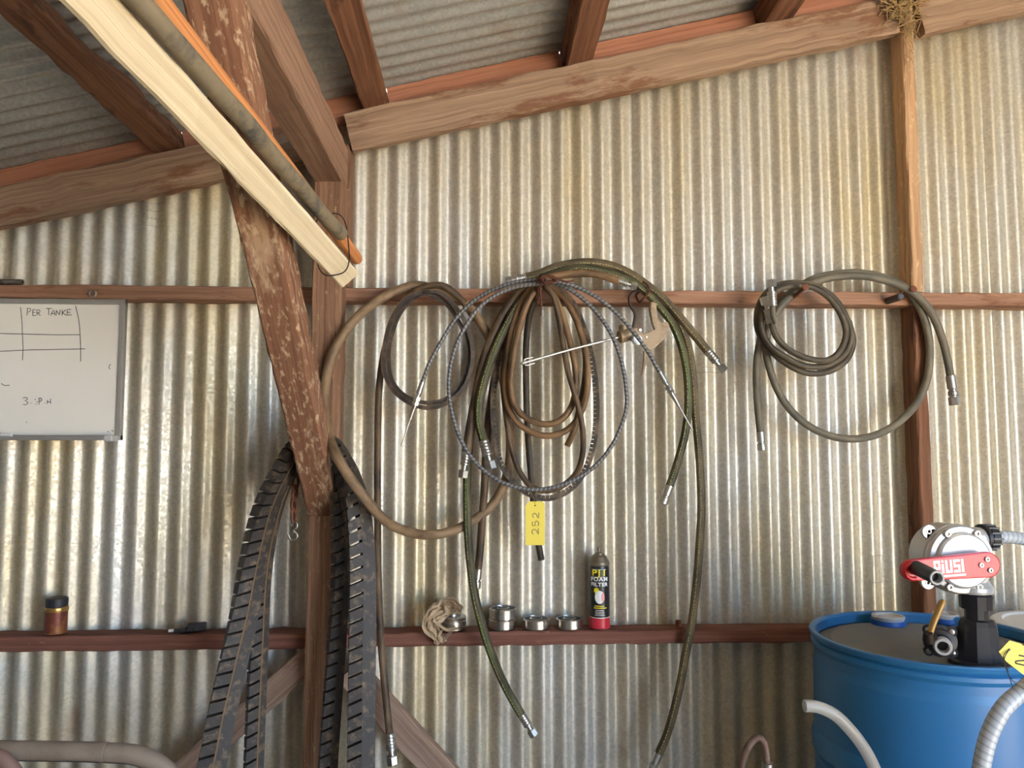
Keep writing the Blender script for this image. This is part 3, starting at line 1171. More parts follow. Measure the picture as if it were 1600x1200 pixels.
sweep(g, ps2, [(-0.0040, -0.0006), (-0.0040, 0.0010), (0.0050, 0.0010), (0.0050, -0.0006)], True, smooth=False)
g.build('inner_face', M['cord'], t, 'tan worn inner face')

# ------------------------------------------------------------------ central bundle
hose('hydraulic_hose', [(838, 446, 2.375), (815, 455, 2.37), (792, 482, 2.365), (770, 525, 2.36), (754, 570, 2.36), (744, 620, 2.36), (737, 655, 2.36), (729, 706, 2.36)], 2.36, 15, M['h_brown'],
     'brown hose of the central bundle ending in a wide fitting at its left', 'hose', (None, 'crimp'), scales=(1, 1.0))
hose('hydraulic_hose', [(836, 452, 2.36), (815, 470, 2.35), (793, 505, 2.345), (772, 550, 2.34), (758, 590, 2.34), (749, 630, 2.34), (749, 662, 2.34), (756, 690, 2.335)], 2.34, 14,
     M['h_green'], 'olive hose of the central bundle ending in a fitting with hexagon nut', 'hose', (None, 'crimp'), scales=(1, 1.1))
hose('hydraulic_hose', [(834, 452, 2.398), (806, 475, 2.396), (775, 535, 2.395), (752, 600, 2.395), (738, 660, 2.395), (731, 720, 2.39), (730, 790, 2.37), (733, 860, 2.36), (741, 925, 2.34), (751, 968, 2.335), (763, 1008, 2.34), (780, 1052, 2.36), (800, 1092, 2.37), (815, 1117, 2.37)], 2.37, 13,
     M['h_green'], 'long olive green striped hose hanging past the shelf, fitting at lower end', 'hose', (None, 'crimp'), scales=(1, .9))
hose('hydraulic_hose', [(836, 456, 2.408), (812, 490, 2.408), (785, 550, 2.408), (768, 620, 2.408), (760, 700, 2.405), (757, 760, 2.402), (753, 820, 2.40), (749, 872, 2.40), (747, 890, 2.40)], 2.405, 12,
     M['h_brown'], 'brown hose hanging behind the green striped hose, ending above the shelf', 'hose', (None, 'tip'), scales=(1, 1))
hose('rubber_hose', [(839, 458, 2.39), (828, 490, 2.40), (822, 540, 2.402), (822, 600, 2.402), (825, 680, 2.402), (831, 760, 2.402), (838, 830, 2.40), (846, 875, 2.40)], 2.40, 10,
     M['h_dark'], 'thin dark hose hanging straight down the bundle, cut end under the tag', 'hose', bore=0.55)
hose('rubber_hose', [(886, 697, 2.365), (896, 675, 2.36), (905, 640, 2.352), (913, 600, 2.345), (915, 560, 2.342), (905, 510, 2.338), (888, 470, 2.335), (866, 448, 2.335), (846, 441, 2.336), (826, 456, 2.336), (806, 495, 2.336), (793, 550, 2.336), (789, 600, 2.336),
                     (796, 640, 2.335), (812, 663, 2.334), (835, 677, 2.332), (858, 681, 2.33), (884, 673, 2.326), (904, 652, 2.322), (916, 618, 2.318), (918, 575, 2.316), (909, 525, 2.314), (893, 485, 2.312), (870, 455, 2.312), (848, 444, 2.313), (829, 464, 2.313),
                     (811, 515, 2.313), (801, 565, 2.313), (798, 604, 2.313), (804, 633, 2.313), (821, 652, 2.312), (850, 663, 2.31), (875, 657, 2.306), (892, 637, 2.302), (900, 603, 2.298), (898, 568, 2.295), (889, 528, 2.293), (877, 488, 2.292), (862, 458, 2.292), (850, 448, 2.292)], 2.33, 10,
     M['h_coil'], 'tan hose coiled in narrow loops in the bundle, with short cut end', 'hose', bore=0.55)
hose('rubber_hose', [(852, 444, 2.272), (864, 462, 2.27), (874, 500, 2.27), (881, 545, 2.27), (888, 582, 2.27), (897, 612, 2.27), (906, 645, 2.275), (911, 680, 2.285), (910, 712, 2.30), (901, 738, 2.315), (882, 757, 2.33), (855, 767, 2.34), (830, 760, 2.345), (811, 735, 2.35), (798, 695, 2.355), (791, 650, 2.358), (786, 600, 2.358), (790, 550, 2.358), (804, 505, 2.358), (824, 468, 2.358), (842, 446, 2.358)], 2.32, 9,
     M['h_brown'], 'brown hose in one long loop, crossing in front of the tan coil', 'hose')


# cogged belt of the bundle
def cog_belt(name, pts, bw, th, tooth, pitch, slot, mat, label, side=1, closed=True, twist=None, ref=FRONT, cordm=None, shear=0.0, extra=None, bodyname='belt_body'):
    """belt of body thickness th (along b) and width bw (along n), teeth of height tooth on side (+b or -b)"""
    ps = spline(pts, 0.008, closed)
    ts = tangents(ps, closed)
    m = len(ps)
    fr = []
    for i in range(m):
        n_, b_ = frame(ts[i], ref)
        if twist:
            a = twist(i / (m - 1))
            n_, b_ = n_ * math.cos(a) + b_ * math.sin(a), b_ * math.cos(a) - n_ * math.sin(a)
        fr.append((n_, b_))
    body = G()
    vs, fs = [], []
    sec = [(-bw / 2, 0), (-bw / 2, th), (bw / 2, th), (bw / 2, 0)]
    for p, (n_, b_) in zip(ps, fr):
        for sn, sb in sec:
            vs.append(p + n_ * sn - b_ * (sb * side))
    for i in range(m if closed else m - 1):
        for j in range(4):
            fs.append((i * 4 + j, i * 4 + (j + 1) % 4, ((i + 1) % m) * 4 + (j + 1) % 4, ((i + 1) % m) * 4 + j))
    if not closed:
        fs += [(0, 1, 2, 3), tuple((m - 1) * 4 + j for j in (3, 2, 1, 0))]
    body.add(vs, fs, None, None, False)
    # teeth
    ss = [0.0]
    for i in range(1, m):
        ss.append(ss[-1] + (ps[i] - ps[i - 1]).length)
    S = ss[-1]

    def at(s):
        s = min(max(s, 0), S - 1e-6)
        i = int(np.searchsorted(ss, s, side='right')) - 1
        i = min(max(i, 0), m - 2)
        u = (s - ss[i]) / max(ss[i + 1] - ss[i], 1e-9)
        return ps[i].lerp(ps[i + 1], u), fr[i][0].lerp(fr[i + 1][0], u), fr[i][1].lerp(fr[i + 1][1], u)
    nt = int(S / pitch)
    for q in range(nt):
        s0 = q * pitch + slot / 2
        s1 = (q + 1) * pitch - slot / 2
        vv = []
        for s_ in (s0, s1):
            for (sn, sb) in ((-bw / 2, 0), (bw / 2, 0), (bw * .46, tooth), (-bw * .46, tooth)):
                p, n_, b_ = at(s_ + shear * sb)
                vv.append(p + n_ * sn + b_ * (sb * side))
        body.add(vv, [(0, 1, 2, 3), (7, 6, 5, 4), (0, 4, 5, 1), (1, 5, 6, 2), (2, 6, 7, 3), (3, 7, 4, 0)], None, None, False)
    t = thing(name, (ps[0].x, ps[0].y, min(p.z for p in ps)), label, 'belt')
    body.build(bodyname, mat, t)
    if cordm:
        cg = G()
        vs, fs = [], []
        c0, c1 = -0.0015, 0.0035
        sec = [(bw / 2 - .001, c0), (bw / 2 - .001, c1), (bw / 2 + .0012, c1), (bw / 2 + .0012, c0)]
        for p, (n_, b_) in zip(ps, fr):
            for sn, sb in sec:
                vs.append(p + n_ * sn - b_ * (sb * side))
        for i in range(m if closed else m - 1):
            for j in range(4):
                fs.append((i * 4 + j, i * 4 + (j + 1) % 4, ((i + 1) % m) * 4 + (j + 1) % 4, ((i + 1) % m) * 4 + j))
        cg.add(vs, fs, None, None, False)
        cg.build('cord_line', cordm, t, 'tan worn cord line along the belt edge')
    return t, ps


cb = [(848, 446, 2.385), (872, 452, 2.378), (894, 472, 2.37), (912, 512, 2.365), (924, 555, 2.362), (931, 605, 2.362), (932, 655, 2.362), (925, 705, 2.362), (910, 743, 2.362), (886, 768, 2.362), (855, 779, 2.362), (826, 772, 2.362), (801, 752, 2.364), (783, 725, 2.368), (773, 680, 2.374), (770, 635, 2.38), (773, 592, 2.383), (781, 552, 2.385), (795, 505, 2.385), (815, 467, 2.385), (834, 447, 2.386)]
cog_belt('drive_belt', [P(*q) for q in cb], 0.012, 0.008, 0.009, 0.0135, 0.0026, M['belt'],
         'toothed belt hung in a tall oval round the bundle, yellow tag at bottom', side=1)

# spiral cable
hose('control_cable', [(660, 598, 2.262), (670, 570, 2.262), (692, 529, 2.262), (717, 492, 2.262), (745, 467, 2.262), (775, 451, 2.26), (805, 441, 2.255), (838, 438, 2.25), (868, 443, 2.245), (889, 452, 2.24), (912, 468, 2.237), (936, 493, 2.235), (957, 526, 2.235), (971, 565, 2.235), (978, 605, 2.235), (979, 635, 2.235), (972, 662, 2.235), (955, 698, 2.235), (930, 728, 2.235), (900, 748, 2.235), (867, 761, 2.235), (830, 765, 2.235), (793, 757, 2.235), (765, 742, 2.235),
                        (740, 719, 2.235), (720, 687, 2.235), (707, 648, 2.235), (701, 607, 2.235), (705, 567, 2.235), (717, 530, 2.235), (740, 491, 2.235), (765, 467, 2.235), (800, 450, 2.234), (842, 443, 2.228), (868, 441, 2.226), (894, 446, 2.226), (930, 463, 2.226), (960, 486, 2.226), (985, 513, 2.226), (1010, 546, 2.226), (1031, 582, 2.226)], 2.24, 6.5,
     M['cable'], 'grey spiral wrapped control cable in a large round loop with bright rod ends', 'cable', ('thin', 'thin'), k=10, step=0.01)

# arching hoses to the right
hose('hydraulic_hose', [(822, 433, 2.368), (840, 429, 2.368), (870, 417, 2.368), (915, 410, 2.368), (955, 415, 2.368), (985, 428, 2.368), (1010, 445, 2.368), (1037, 467, 2.368), (1057, 490, 2.368), (1080, 517, 2.368), (1106, 549, 2.368)], 2.37, 14,
     M['h_arch'], 'topmost dark hose of the arch right of the bundle, ending in a bright fitting', 'hose', ('crimp', 'crimp'), scales=(.8, 1))
hose('hydraulic_hose', [(845, 439, 2.310), (865, 432, 2.310), (892, 428, 2.310), (930, 428, 2.310), (966, 439, 2.310)], 2.310, 13,
     M['h_coil'], 'short tan hose under the arch, its fitting beside the wire hook', 'hose', (None, 'crimp'), scales=(1, .75))
hose('hydraulic_hose', [(846, 434, 2.352), (870, 426, 2.35), (905, 418, 2.340), (950, 426, 2.340), (992, 443, 2.339), (1014, 461, 2.339), (1035, 485, 2.339), (1051, 507, 2.339), (1063, 535, 2.339), (1071, 567, 2.339), (1075, 605, 2.339), (1075, 642, 2.339), (1070, 680, 2.339), (1060, 718, 2.339), (1049, 752, 2.339), (1046, 760, 2.339)], 2.345, 13,
     M['h_green'], 'green striped hose curving down from the arch, ending level with the big oval belt', 'hose', (None, 'tip'))
hose('hydraulic_hose', [(860, 424, 2.398), (900, 414, 2.399), (950, 420, 2.398), (1000, 444, 2.397), (1030, 470, 2.394), (1058, 498, 2.38), (1075, 540, 2.375), (1083, 590, 2.372), (1087, 650, 2.372), (1093, 720, 2.372), (1096, 790, 2.372), (1093, 850, 2.37), (1089, 905, 2.368), (1084, 950, 2.366), (1079, 985, 2.366), (1071, 1024, 2.366), (1064, 1062, 2.367), (1054, 1107, 2.37), (1042, 1148, 2.372), (1029, 1178, 2.372)], 2.375, 13,
     M['h_arch'], 'longest dark hose of the arch, hanging past the shelf nearly to the floor', 'hose', (None, 'tip'))

# ------------------------------------------------------------------ right hoses
hose('hydraulic_hose', [(1188, 676, 2.395), (1183, 620, 2.395), (1182, 575, 2.395), (1187, 535, 2.395), (1198, 502, 2.393), (1220, 472, 2.39), (1250, 447, 2.39), (1280, 433, 2.39), (1315, 427, 2.39), (1352, 427, 2.39), (1388, 436, 2.39), (1415, 450, 2.39), (1437, 480, 2.388), (1449, 515, 2.388), (1453, 552, 2.388), (1449, 590, 2.388), (1436, 624, 2.388), (1412, 653, 2.388), (1380, 675, 2.388), (1345, 685, 2.388), (1310, 684, 2.388),
                          (1275, 672, 2.388), (1245, 651, 2.388), (1220, 619, 2.388), (1204, 580, 2.386), (1197, 545, 2.38), (1202, 512, 2.374), (1223, 475, 2.371), (1252, 451, 2.37), (1281, 438, 2.37), (1315, 432, 2.37), (1352, 432, 2.37), (1388, 440, 2.368), (1418, 452, 2.366), (1441, 470, 2.366), (1458, 494, 2.366), (1473, 532, 2.366), (1482, 570, 2.366), (1485, 588, 2.366)], 2.385, 12,
     M['h_grey'], 'grey hose in the largest loop at right, hung beside the right stud', 'hose', ('tip', 'female'), scales=(1, 1))
# small double coil with two screw fittings
hose('hydraulic_hose', [(1205, 503, 2.303), (1212, 525, 2.303), (1232, 546, 2.303), (1262, 560, 2.306), (1292, 563, 2.310), (1312, 549, 2.314), (1322, 522, 2.318), (1316, 496, 2.320), (1300, 470, 2.320), (1277, 452, 2.320), (1250, 446, 2.320), (1222, 450, 2.320), (1203, 463, 2.322), (1191, 487, 2.324), (1190, 515, 2.325), (1203, 540, 2.326), (1226, 557, 2.326), (1258, 572, 2.326), (1292, 571, 2.326), (1318, 555, 2.326), (1330, 528, 2.326), (1322, 495, 2.326), (1303, 466, 2.327), (1278, 449, 2.329), (1248, 442, 2.333), (1215, 446, 2.340), (1194, 462, 2.344), (1183, 488, 2.346), (1184, 515, 2.346), (1200, 543, 2.346), (1228, 568, 2.346), (1262, 583, 2.346), (1296, 580, 2.346), (1322, 563, 2.344), (1333, 535, 2.342), (1326, 502, 2.340)], 2.345, 10,
     M['h_olive'], 'dark hose coiled in a small tight ring beside the largest grey loop', 'hose', ('crimp', None), scales=(1.0, 1))
hose('hydraulic_hose', [(1207, 476, 2.272), (1208, 492, 2.274), (1213, 505, 2.276)], 2.275, 9, M['h_grey'],
     'short grey hose stub with upright screw fitting, beside the small coil', 'hose', ('crimp', None), scales=(.95, 1))


# nails, wires, hooks
def nail(x, y, Y, label, r=0.0045, head=0.0085, cat='nail', tilt=0.15, mat='rust', name='bent_nail'):
    p = P(x, y, Y)
    g = G()
    d = Vector((0, 1, -tilt)).normalized()
    L = (RAILF + 0.006 - p.y) / d.y
    lathe(g, p, d, [(0, head * .8), (0.001, head), (0.004, head), (0.0045, r), (L, r)], 10)
    return g.build(name, M[mat], None, label, cat)


nail(844, 437, 2.205, 'rusty bent nail holding the central hose bundle on the rail', 0.006, 0.011)
nail(1259, 448, 2.275, 'rusty nail head holding the small coil at right', 0.006, 0.011)
nail(1428, 451, 2.345, 'rusty nail holding the largest grey loop beside the right stud', 0.006, 0.011)
g = G()
for q in range(7):
    pts = []
    a0 = rnd.uniform(0, 6.28)
    for i in range(7):
        a = a0 + i * 1.0
        pts.append(P(853 + 14 * math.cos(a) * rnd.uniform(.4, 1) + q, 437 + 8 * math.sin(a) * rnd.uniform(.4, 1), 2.20 - 0.004 * q % 0.02))
    tube(g, pts, 0.0022, 6, 0.006, transport=True)
tube(g, [P(862, 437, 2.195), (P(872, 436, 2.195)), P(885, 440, 2.195), P(897, 438, 2.195)], 0.003, 6, 0.006, transport=True)
tube(g, [P(846, 442, 2.205), P(844, 455, 2.205), P(846, 470, 2.205), P(845, 494, 2.205)], 0.0024, 6, 0.006, transport=True)
g.build('wire_tie', M['wire'], None, 'tangle of rusty wire tying the central hose bundle at the nail', 'wire')
g = G()
tube(g, [P(1004, 440, 2.33), P(1013, 447, 2.318), P(1015, 455, 2.318), P(1006, 466, 2.318), P(1000, 472, 2.325), P(994, 462, 2.36), P(1000, 455, 2.405)], 0.0035, 6, 0.006, transport=True)
g.build('wire_hook', M['wire'], None, 'bent rusty wire hook under the arch of hoses', 'hook')
# round peg of the large loop
g = G()
p = P(1408, 463, 2.33)
lathe(g, p, Yv, [(0, 0.0085), (0.001, 0.011), (RAILF + 0.004 - p.y, 0.011)], 18)
g2 = G()
peg = thing('pipe_peg', P(1408, 463, 2.40), 'short hollow peg on the rail under the largest grey loop', 'peg')
g.build('peg_tube', M['darkwire'], peg)
lathe(g2, p - Yv * 0.0005, Yv, [(0, 0.0078), (0.0012, 0.0078)], 16)
g2.build('peg_hollow', M['black'], peg, 'black hollow end')

# ------------------------------------------------------------------ trigger tool on the bundle
tl = thing('spray_lance', P(985, 520, 2.29), 'long thin metal rod tool with a trigger handle, hung across the bundle', 'tool')
g = G()
pa, pb = P(822, 566, 2.215), P(967, 527, 2.275)
pts = [pa, pa.lerp(pb, .5) + Z * 0.002, pb]
tube(g, pts, 0.0038, 10, 0.02)
g.build('rod', M['chrome'], tl)
g = G()
dd = (pa - pb).normalized()
lathe(g, pa - dd * 0.001, dd, [(0, 0.006), (0.008, 0.0075), (0.009, 0.005), (0.012, 0.005), (0.018, 0.003)], 12)
n_, b_ = frame(dd)
for s_ in (-1, 1):
    tube(g, [pa - dd * 0.024 + b_ * 0.009 * s_, pa + dd * 0.0 + b_ * 0.0095 * s_, pa + dd * 0.006 + b_ * 0.006 * s_], 0.0022, 6, 0.006)
g.build('nozzle', M['chrome'], tl)
g = G()
lathe(g, pb - dd * -0.002, -dd, [(0, 0.012), (0.004, 0.019), (0.036, 0.019), (0.040, 0.022), (0.047, 0.022)], 16)
lathe(g, P(974, 518, 2.285), Z, [(0, 0.014), (0.018, 0.014), (0.02, 0.011)], 14)
g.build('barrel', M['brasscast'], tl)
s = 2.29 / F
org = P(1000, 520, 2.285)
pxy = lambda l: [((x - 1000) * s, (520 - y) * s) for x, y in l]
g = G()
prism(g, pxy([(984, 514), (993, 513), (1003, 523), (1021, 516), (1017, 505), (1014, 484), (1016, 472), (1024, 474), (1026, 497), (1032, 504), (1042, 504), (1045, 511), (1038, 529), (1020, 546), (1010, 550), (1002, 541), (992, 536)]), X, Z, -Yv, org, 0.022, 0.003)
g.build('grip_body', M['brasscast'], tl)
g = G()
prism(g, pxy([(1004, 549), (1010, 550), (1008, 566), (1003, 588), (1000, 590), (1003, 566)]), X, Z, -Yv, org + Yv * -0.004, 0.014, 0.002)
g.build('trigger', M['brasscast'], tl)
g = G()
tube(g, [P(988, 513, 2.28), P(991, 502, 2.28), P(992, 490, 2.28), P(985, 478, 2.28), P(983, 465, 2.28), P(988, 457, 2.285), (P(996, 454, 2.30))], 0.0042, 8, 0.006)
g.build('hanging_hook', M['darkwire'], tl, 'dark curved hanger strap')
g = G()
lathe(g, P(995, 531, 2.262), -Yv, [(0, 0.016), (0.003, 0.016), (0.004, 0.012)], 18)
lathe(g, P(1000, 516, 2.262), -Yv, [(0, 0.005), (0.005, 0.005)], 6, smooth=False)
lathe(g, P(1010, 527, 2.262), -Yv, [(0, 0.003), (0.004, 0.003)], 8)
g.build('pivot_disc', M['chrome'], tl)

# yellow tag on the bundle
tag = thing('paper_tag', P(836, 850, 2.325), 'yellow paper tag marked 252 hanging from the toothed belt', 'tag')
TY = 2.325
g = G()
s = TY / F
org = P(835, 818, TY)
prism(g, [((x - 835) * s, (818 - y) * s) for x, y in [(826, 784), (848, 784), (851, 788), (851, 851), (821, 851), (821, 791)]], X, Z, -Yv, org, 0.0006)
g.build('card', M['yellow'], tag)
g = G()
fy = TY - 0.0012
L2 = lambda pts: [P(x, y, fy) for x, y in pts]
strokes(g, [L2([(833, 835), (831, 831), (834, 827), (838, 829), (841, 835), (841, 826)]),
            L2([(832, 815), (832, 821), (836, 821), (836, 816), (839, 814), (842, 818), (840, 822)]),
            L2([(834, 809), (832, 805), (835, 802), (838, 804), (841, 810), (842, 801)])], 0.0012)
g.build('handwriting', M['ink'], tag, 'pencilled number 252')
g = G()
lathe(g, P(836, 790, TY - 0.0007), -Yv, [(0, 0.0022), (0.0004, 0.0022)], 10)
g.build('punch_hole', M['black'], tag)
g = G()
tube(g, [P(836, 789, TY - 0.002), P(835, 781, TY - 0.003), P(829, 770, 2.345), P(822, 763, 2.352), P(815, 758, 2.36)], 0.0007, 5, 0.006)
g.build('tie_string', M['straw'], tag)

# ------------------------------------------------------------------ big belts hanging in the crotch of brace and post
def tw(keys):
    def f(t):
        for (t0, a0), (t1, a1) in zip(keys, keys[1:]):
            if t <= t1:
                return math.radians(a0 + (a1 - a0) * (t - t0) / max(t1 - t0, 1e-6))
        return math.radians(keys[-1][1])
    return f


def bigbelt(keys, label, pitch, slot, bw, th, tooth, shear):
    """keys: (x, y, Y, facing) with facing = degrees the toothed side is turned from photo-left to the room"""
    pts = [P(k[0], k[1], k[2]) if len(k) == 4 else Vector(k[:3]) for k in keys]
    ps = spline(pts, 0.010)
    m = len(ps)
    ss = [0.0]
    for i in range(1, m):
        ss.append(ss[-1] + (ps[i] - ps[i - 1]).length)
    # facing interpolated by nearest control points
    kd = []
    j = 0
    for q in pts:
        i = min(range(j, m), key=lambda z: (ps[z] - q).length)
        kd.append(ss[i])
        j = i
    fac = [k[-1] for k in keys]
    ts = tangents(ps)
    fr = []
    for i in range(m):
        a = math.radians(float(np.interp(ss[i], kd, fac)))
        h = Vector((-math.cos(a), -math.sin(a), 0))       # toothed side
        h = h - ts[i] * h.dot(ts[i])
        if h.length < .05:
            h = fr[-1][0].copy()
        h.normalize()
        w_ = ts[i].cross(h)
        if w_.dot(FRONT) < 0 and i == 0:
            w_ = -w_
        if i and w_.dot(fr[-1][1]) < 0:
            w_ = -w_
        fr.append((h, w_))
    t = thing('track_belt', (ps[0].x, ps[0].y, min(p.z for p in ps)), label, 'belt')
    body = G()
    vs, fs = [], []
    sec = [(0, bw / 2), (-th, bw * .34), (-th, -bw * .34), (0, -bw / 2)]
    for p, (h, w_) in zip(ps, fr):
        for a, b in sec:
            vs.append(p + h * a + w_ * b)
    for i in range(m - 1):
        for j in range(4):
            fs.append((i * 4 + j, i * 4 + (j + 1) % 4, (i + 1) * 4 + (j + 1) % 4, (i + 1) * 4 + j))
    fs += [(0, 1, 2, 3), tuple((m - 1) * 4 + j for j in (3, 2, 1, 0))]
    body.add(vs, fs, None, None, False)

    def at(s):
        s = min(max(s, 0), ss[-1] - 1e-6)
        i = min(max(int(np.searchsorted(ss, s, side='right')) - 1, 0), m - 2)
        u = (s - ss[i]) / max(ss[i + 1] - ss[i], 1e-9)
        return ps[i].lerp(ps[i + 1], u), fr[i][0].lerp(fr[i + 1][0], u), fr[i][1].lerp(fr[i + 1][1], u)
    q = 0
    while (q + 1) * pitch < ss[-1]:
        vv = []
        for s_ in (q * pitch + slot / 2, (q + 1) * pitch - slot / 2):
            for a, b in ((-0.001, bw / 2), (-0.001, -bw / 2), (tooth, -bw / 2), (tooth, bw / 2)):
                pm, _h, _w = at(s_)
                up_ = (at(s_ + .004)[0] - pm).z
                p, h, w_ = at(s_ + shear * a * (-1 if up_ > 0 else 1))
                vv.append(p + h * a + w_ * b)
        body.add(vv, [(0, 1, 2, 3), (7, 6, 5, 4), (0, 4, 5, 1), (1, 5, 6, 2), (2, 6, 7, 3), (3, 7, 4, 0)], None, None, False)
        q += 1
    body.build('belt_body', M['trackrub'], t)
    cg = G()
    vs, fs = [], []
    sec = [(0.0, bw / 2 - .002), (0.0, bw / 2 + .0014), (-0.0045, bw / 2 + .0006), (-0.0045, bw / 2 - .003)]
    for p, (h, w_) in zip(ps, fr):
        for a, b in sec:
            vs.append(p + h * a + w_ * b)
    for i in range(m - 1):
        for j in range(4):
            fs.append((i * 4 + j, i * 4 + (j + 1) % 4, (i + 1) * 4 + (j + 1) % 4, (i + 1) * 4 + j))
    cg.add(vs, fs, None, None, False)
    cg.build('cord_line', M['cord'], t, 'tan worn line along the belt')
    return t


fl = lambda x, y, z, a: (x, y, z, None, a)
zb = 0.02
bl = P(300, 1290, 2.12)
bl2 = P(386, 1290, 2.2)
br = P(540, 1290, 2.20)
br2 = P(500, 1290, 2.24)
bigbelt([(286, 1330, 2.08, 18), (330, 1200, 2.10, 18), (346, 1120, 2.12, 20), (364, 1040, 2.14, 24), (382, 960, 2.16, 32), (396, 880, 2.18, 45), (414, 800, 2.205, 60), (440, 740, 2.225, 70), (472, 690, 2.232, 80), (512, 686, 2.232, 80), (535, 718, 2.215, 70), (552, 770, 2.20, 40), (562, 830, 2.18, 25), (566, 900, 2.165, 18), (566, 1000, 2.15, 14), (565, 1100, 2.13, 12), (564, 1200, 2.11, 12), (562, 1330, 2.08, 12)],
        'outer toothed rubber belt draped between brace and post, hanging at both sides', 0.0345, 0.007, 0.034, 0.036, 0.036, 0.35)
bigbelt([(392, 1330, 2.20, 30), (398, 1200, 2.21, 30), (402, 1100, 2.22, 32), (406, 1000, 2.225, 38), (411, 900, 2.232, 45), (424, 820, 2.262, 60), (446, 755, 2.275, 70), (474, 712, 2.275, 80), (509, 707, 2.275, 80), (528, 742, 2.265, 70), (532, 800, 2.25, 55), (534, 900, 2.238, 40), (528, 1000, 2.23, 30), (521, 1100, 2.22, 22), (514, 1200, 2.21, 20), (506, 1330, 2.20, 20)],
        'inner toothed rubber belt draped between brace and post, behind the outer belt', 0.0345, 0.007, 0.028, 0.022, 0.028, 0.35)

# small chain with S hook
ch = thing('hook_chain', P(457, 845, 2.30), 'small rusty chain with an S hook, hanging left of the post', 'chain')
g = G()
for i, (x, y) in enumerate([(462, 752), (461, 770), (460, 788), (459, 806)]):
    c = P(x, y, 2.30)
    pts = []
    for j in range(10):
        a = 2 * math.pi * j / 10
        u = Vector((math.cos(a) * 0.008, 0, 0)) if i % 2 == 0 else Vector((math.cos(a) * 0.004, math.cos(a) * 0.007, 0))
        pts.append(c + u + Z * (math.sin(a) * 0.021))
    tube(g, pts, 0.0042, 7, 0.006, True, transport=True)
g.build('chain_links', M['rust'], ch)
g = G()
tube(g, [P(455, 822, 2.30), P(459, 815, 2.298), P(464, 818, 2.296), P(464, 824, 2.296), P(458, 829, 2.296), P(464, 834, 2.296), P(464, 841, 2.296), P(457, 844, 2.296), P(452, 840, 2.296), P(451, 836, 2.296)], 0.0036, 7, 0.005, transport=True)
g.build('hook_end', M['steel'], ch)
g = G()
tube(g, [P(535, 724, 2.30), P(548, 735, 2.30), P(560, 746, 2.30), P(564, 754, 2.30), P(560, 757, 2.30), P(554, 748, 2.30), P(545, 738, 2.30), P(536, 730, 2.31)], 0.0022, 6, 0.006, transport=True)
g.build('wire_clip', M['wire'], None, 'small rusty wire loop sticking out right of the post behind the tan hose', 'wire')


# ------------------------------------------------------------------ shelf items
def bearing(cx, ctop, cbot, wpx, zb, label, Y=2.446, pulley=False):
    r = wpx / 2 * (Y - 0.04) / F
    h = (cbot - ctop) * (Y - 0.04) / F
    c = Vector((P(cx, 985, Y).x, Y, zb))
    r = min(r, RAILB - Y)
    t = thing('ball_bearing', c, label, 'bearing', 'bearings on the shelf rail')
    g = G()
    if pulley:
        prof = [(0, r * .96), (0.003, r), (h * .22, r), (h * .27, r * .93), (h * .33, r), (h * .66, r), (h * .72, r * .93), (h * .78, r * .98), (h * .92, r), (h, r * .95), (h, r * .62), (h * .93, r * .6)]
    else:
        prof = [(0, r * .94), (0.003, r), (h - 0.003, r), (h, r * .94), (h, r * .88), (h - 0.003, r * .87)]
    lathe(g, c, Z, prof, 32, cap1=False)
    g.build('outer_ring', M['bearing'], t)
    g = G()
    lathe(g, c + Z * (h - 0.006), Z, [(0, r * (.62 if pulley else .88)), (0.003, r * (.62 if pulley else .87)), (0.003, r * .48)], 28, cap0=False, cap1=False)
    g.build('seal', M['blackdust'], t, 'dark greasy seal')
    g = G()
    lathe(g, c + Z * 0.001, Z, [(0, r * .49), (h - 0.002, r * .49), (h - 0.001, r * .46), (h - 0.001, r * .36), (0.003, r * .35)], 24, cap1=False)
    if pulley:
        lathe(g, c + Z * (h - .002), Z, [(0, r * .45), (0.008, r * .42), (0.010, r * .2)], 20)
    g.build('inner_ring', M['bearing'], t)
    return t, c, r, h


zs = ZSH + 0.0028
bearing(707, 964, 984, 44, zs, 'bearing with grooved rim, topped and wrapped by a crumpled tan rag', pulley=True)
_, c_, r_, h_ = bearing(785, 969, 984, 47, zs, 'lower bearing of the stack of two on the shelf')
bearing(786, 951, 967, 50, zs + h_ + 0.0006, 'upper worn bearing of the stack of two on the shelf')
bearing(838, 969, 984, 48, zs, 'single flat bearing on the shelf, right beside the stack of two')
bearing(890, 969, 984, 52, zs, 'widest flat bearing on the shelf, next to the spray can')

# rag: folded sheet running over the grooved bearing and down over the shelf edge
g = G()
path = [P(722, 953, 2.44), P(712, 949, 2.44), P(704, 945, 2.43), P(696, 948, 2.42), P(686, 955, 2.40), P(677, 966, 2.385), P(672, 978, 2.375), P(679, 987, 2.385), P(686, 996, 2.392), P(690, 1004, 2.394)]
ps = spline(path, 0.007)
rr = random.Random(3)
NW = 14
vs, fs = [], []
ts = tangents(ps)
for i, (p, d) in enumerate(zip(ps, ts)):
    n_, b_ = frame(d)
    t_ = i / (len(ps) - 1)
    w = 0.012 + 0.015 * math.sin(min(1, t_ * 1.15) * math.pi) ** 1 + 0.005 * t_
    for j in range(NW + 1):
        u = j / NW - .5
        fold = 0.005 * math.sin(u * 13 + t_ * 9) + 0.003 * math.sin(u * 31 - t_ * 23)
        vs.append(p + b_ * (u * 2 * w + rr.gauss(0, .0013)) + n_ * (0.006 + fold + rr.gauss(0, .0013)))
for i in range(len(ps) - 1):
    for j in range(NW):
        a = i * (NW + 1) + j
        fs.append((a, a + 1, a + NW + 2, a + NW + 1))
nb = len(vs)
vs += [v + Vector((0.0005, 0.0016, -0.0005)) for v in vs]
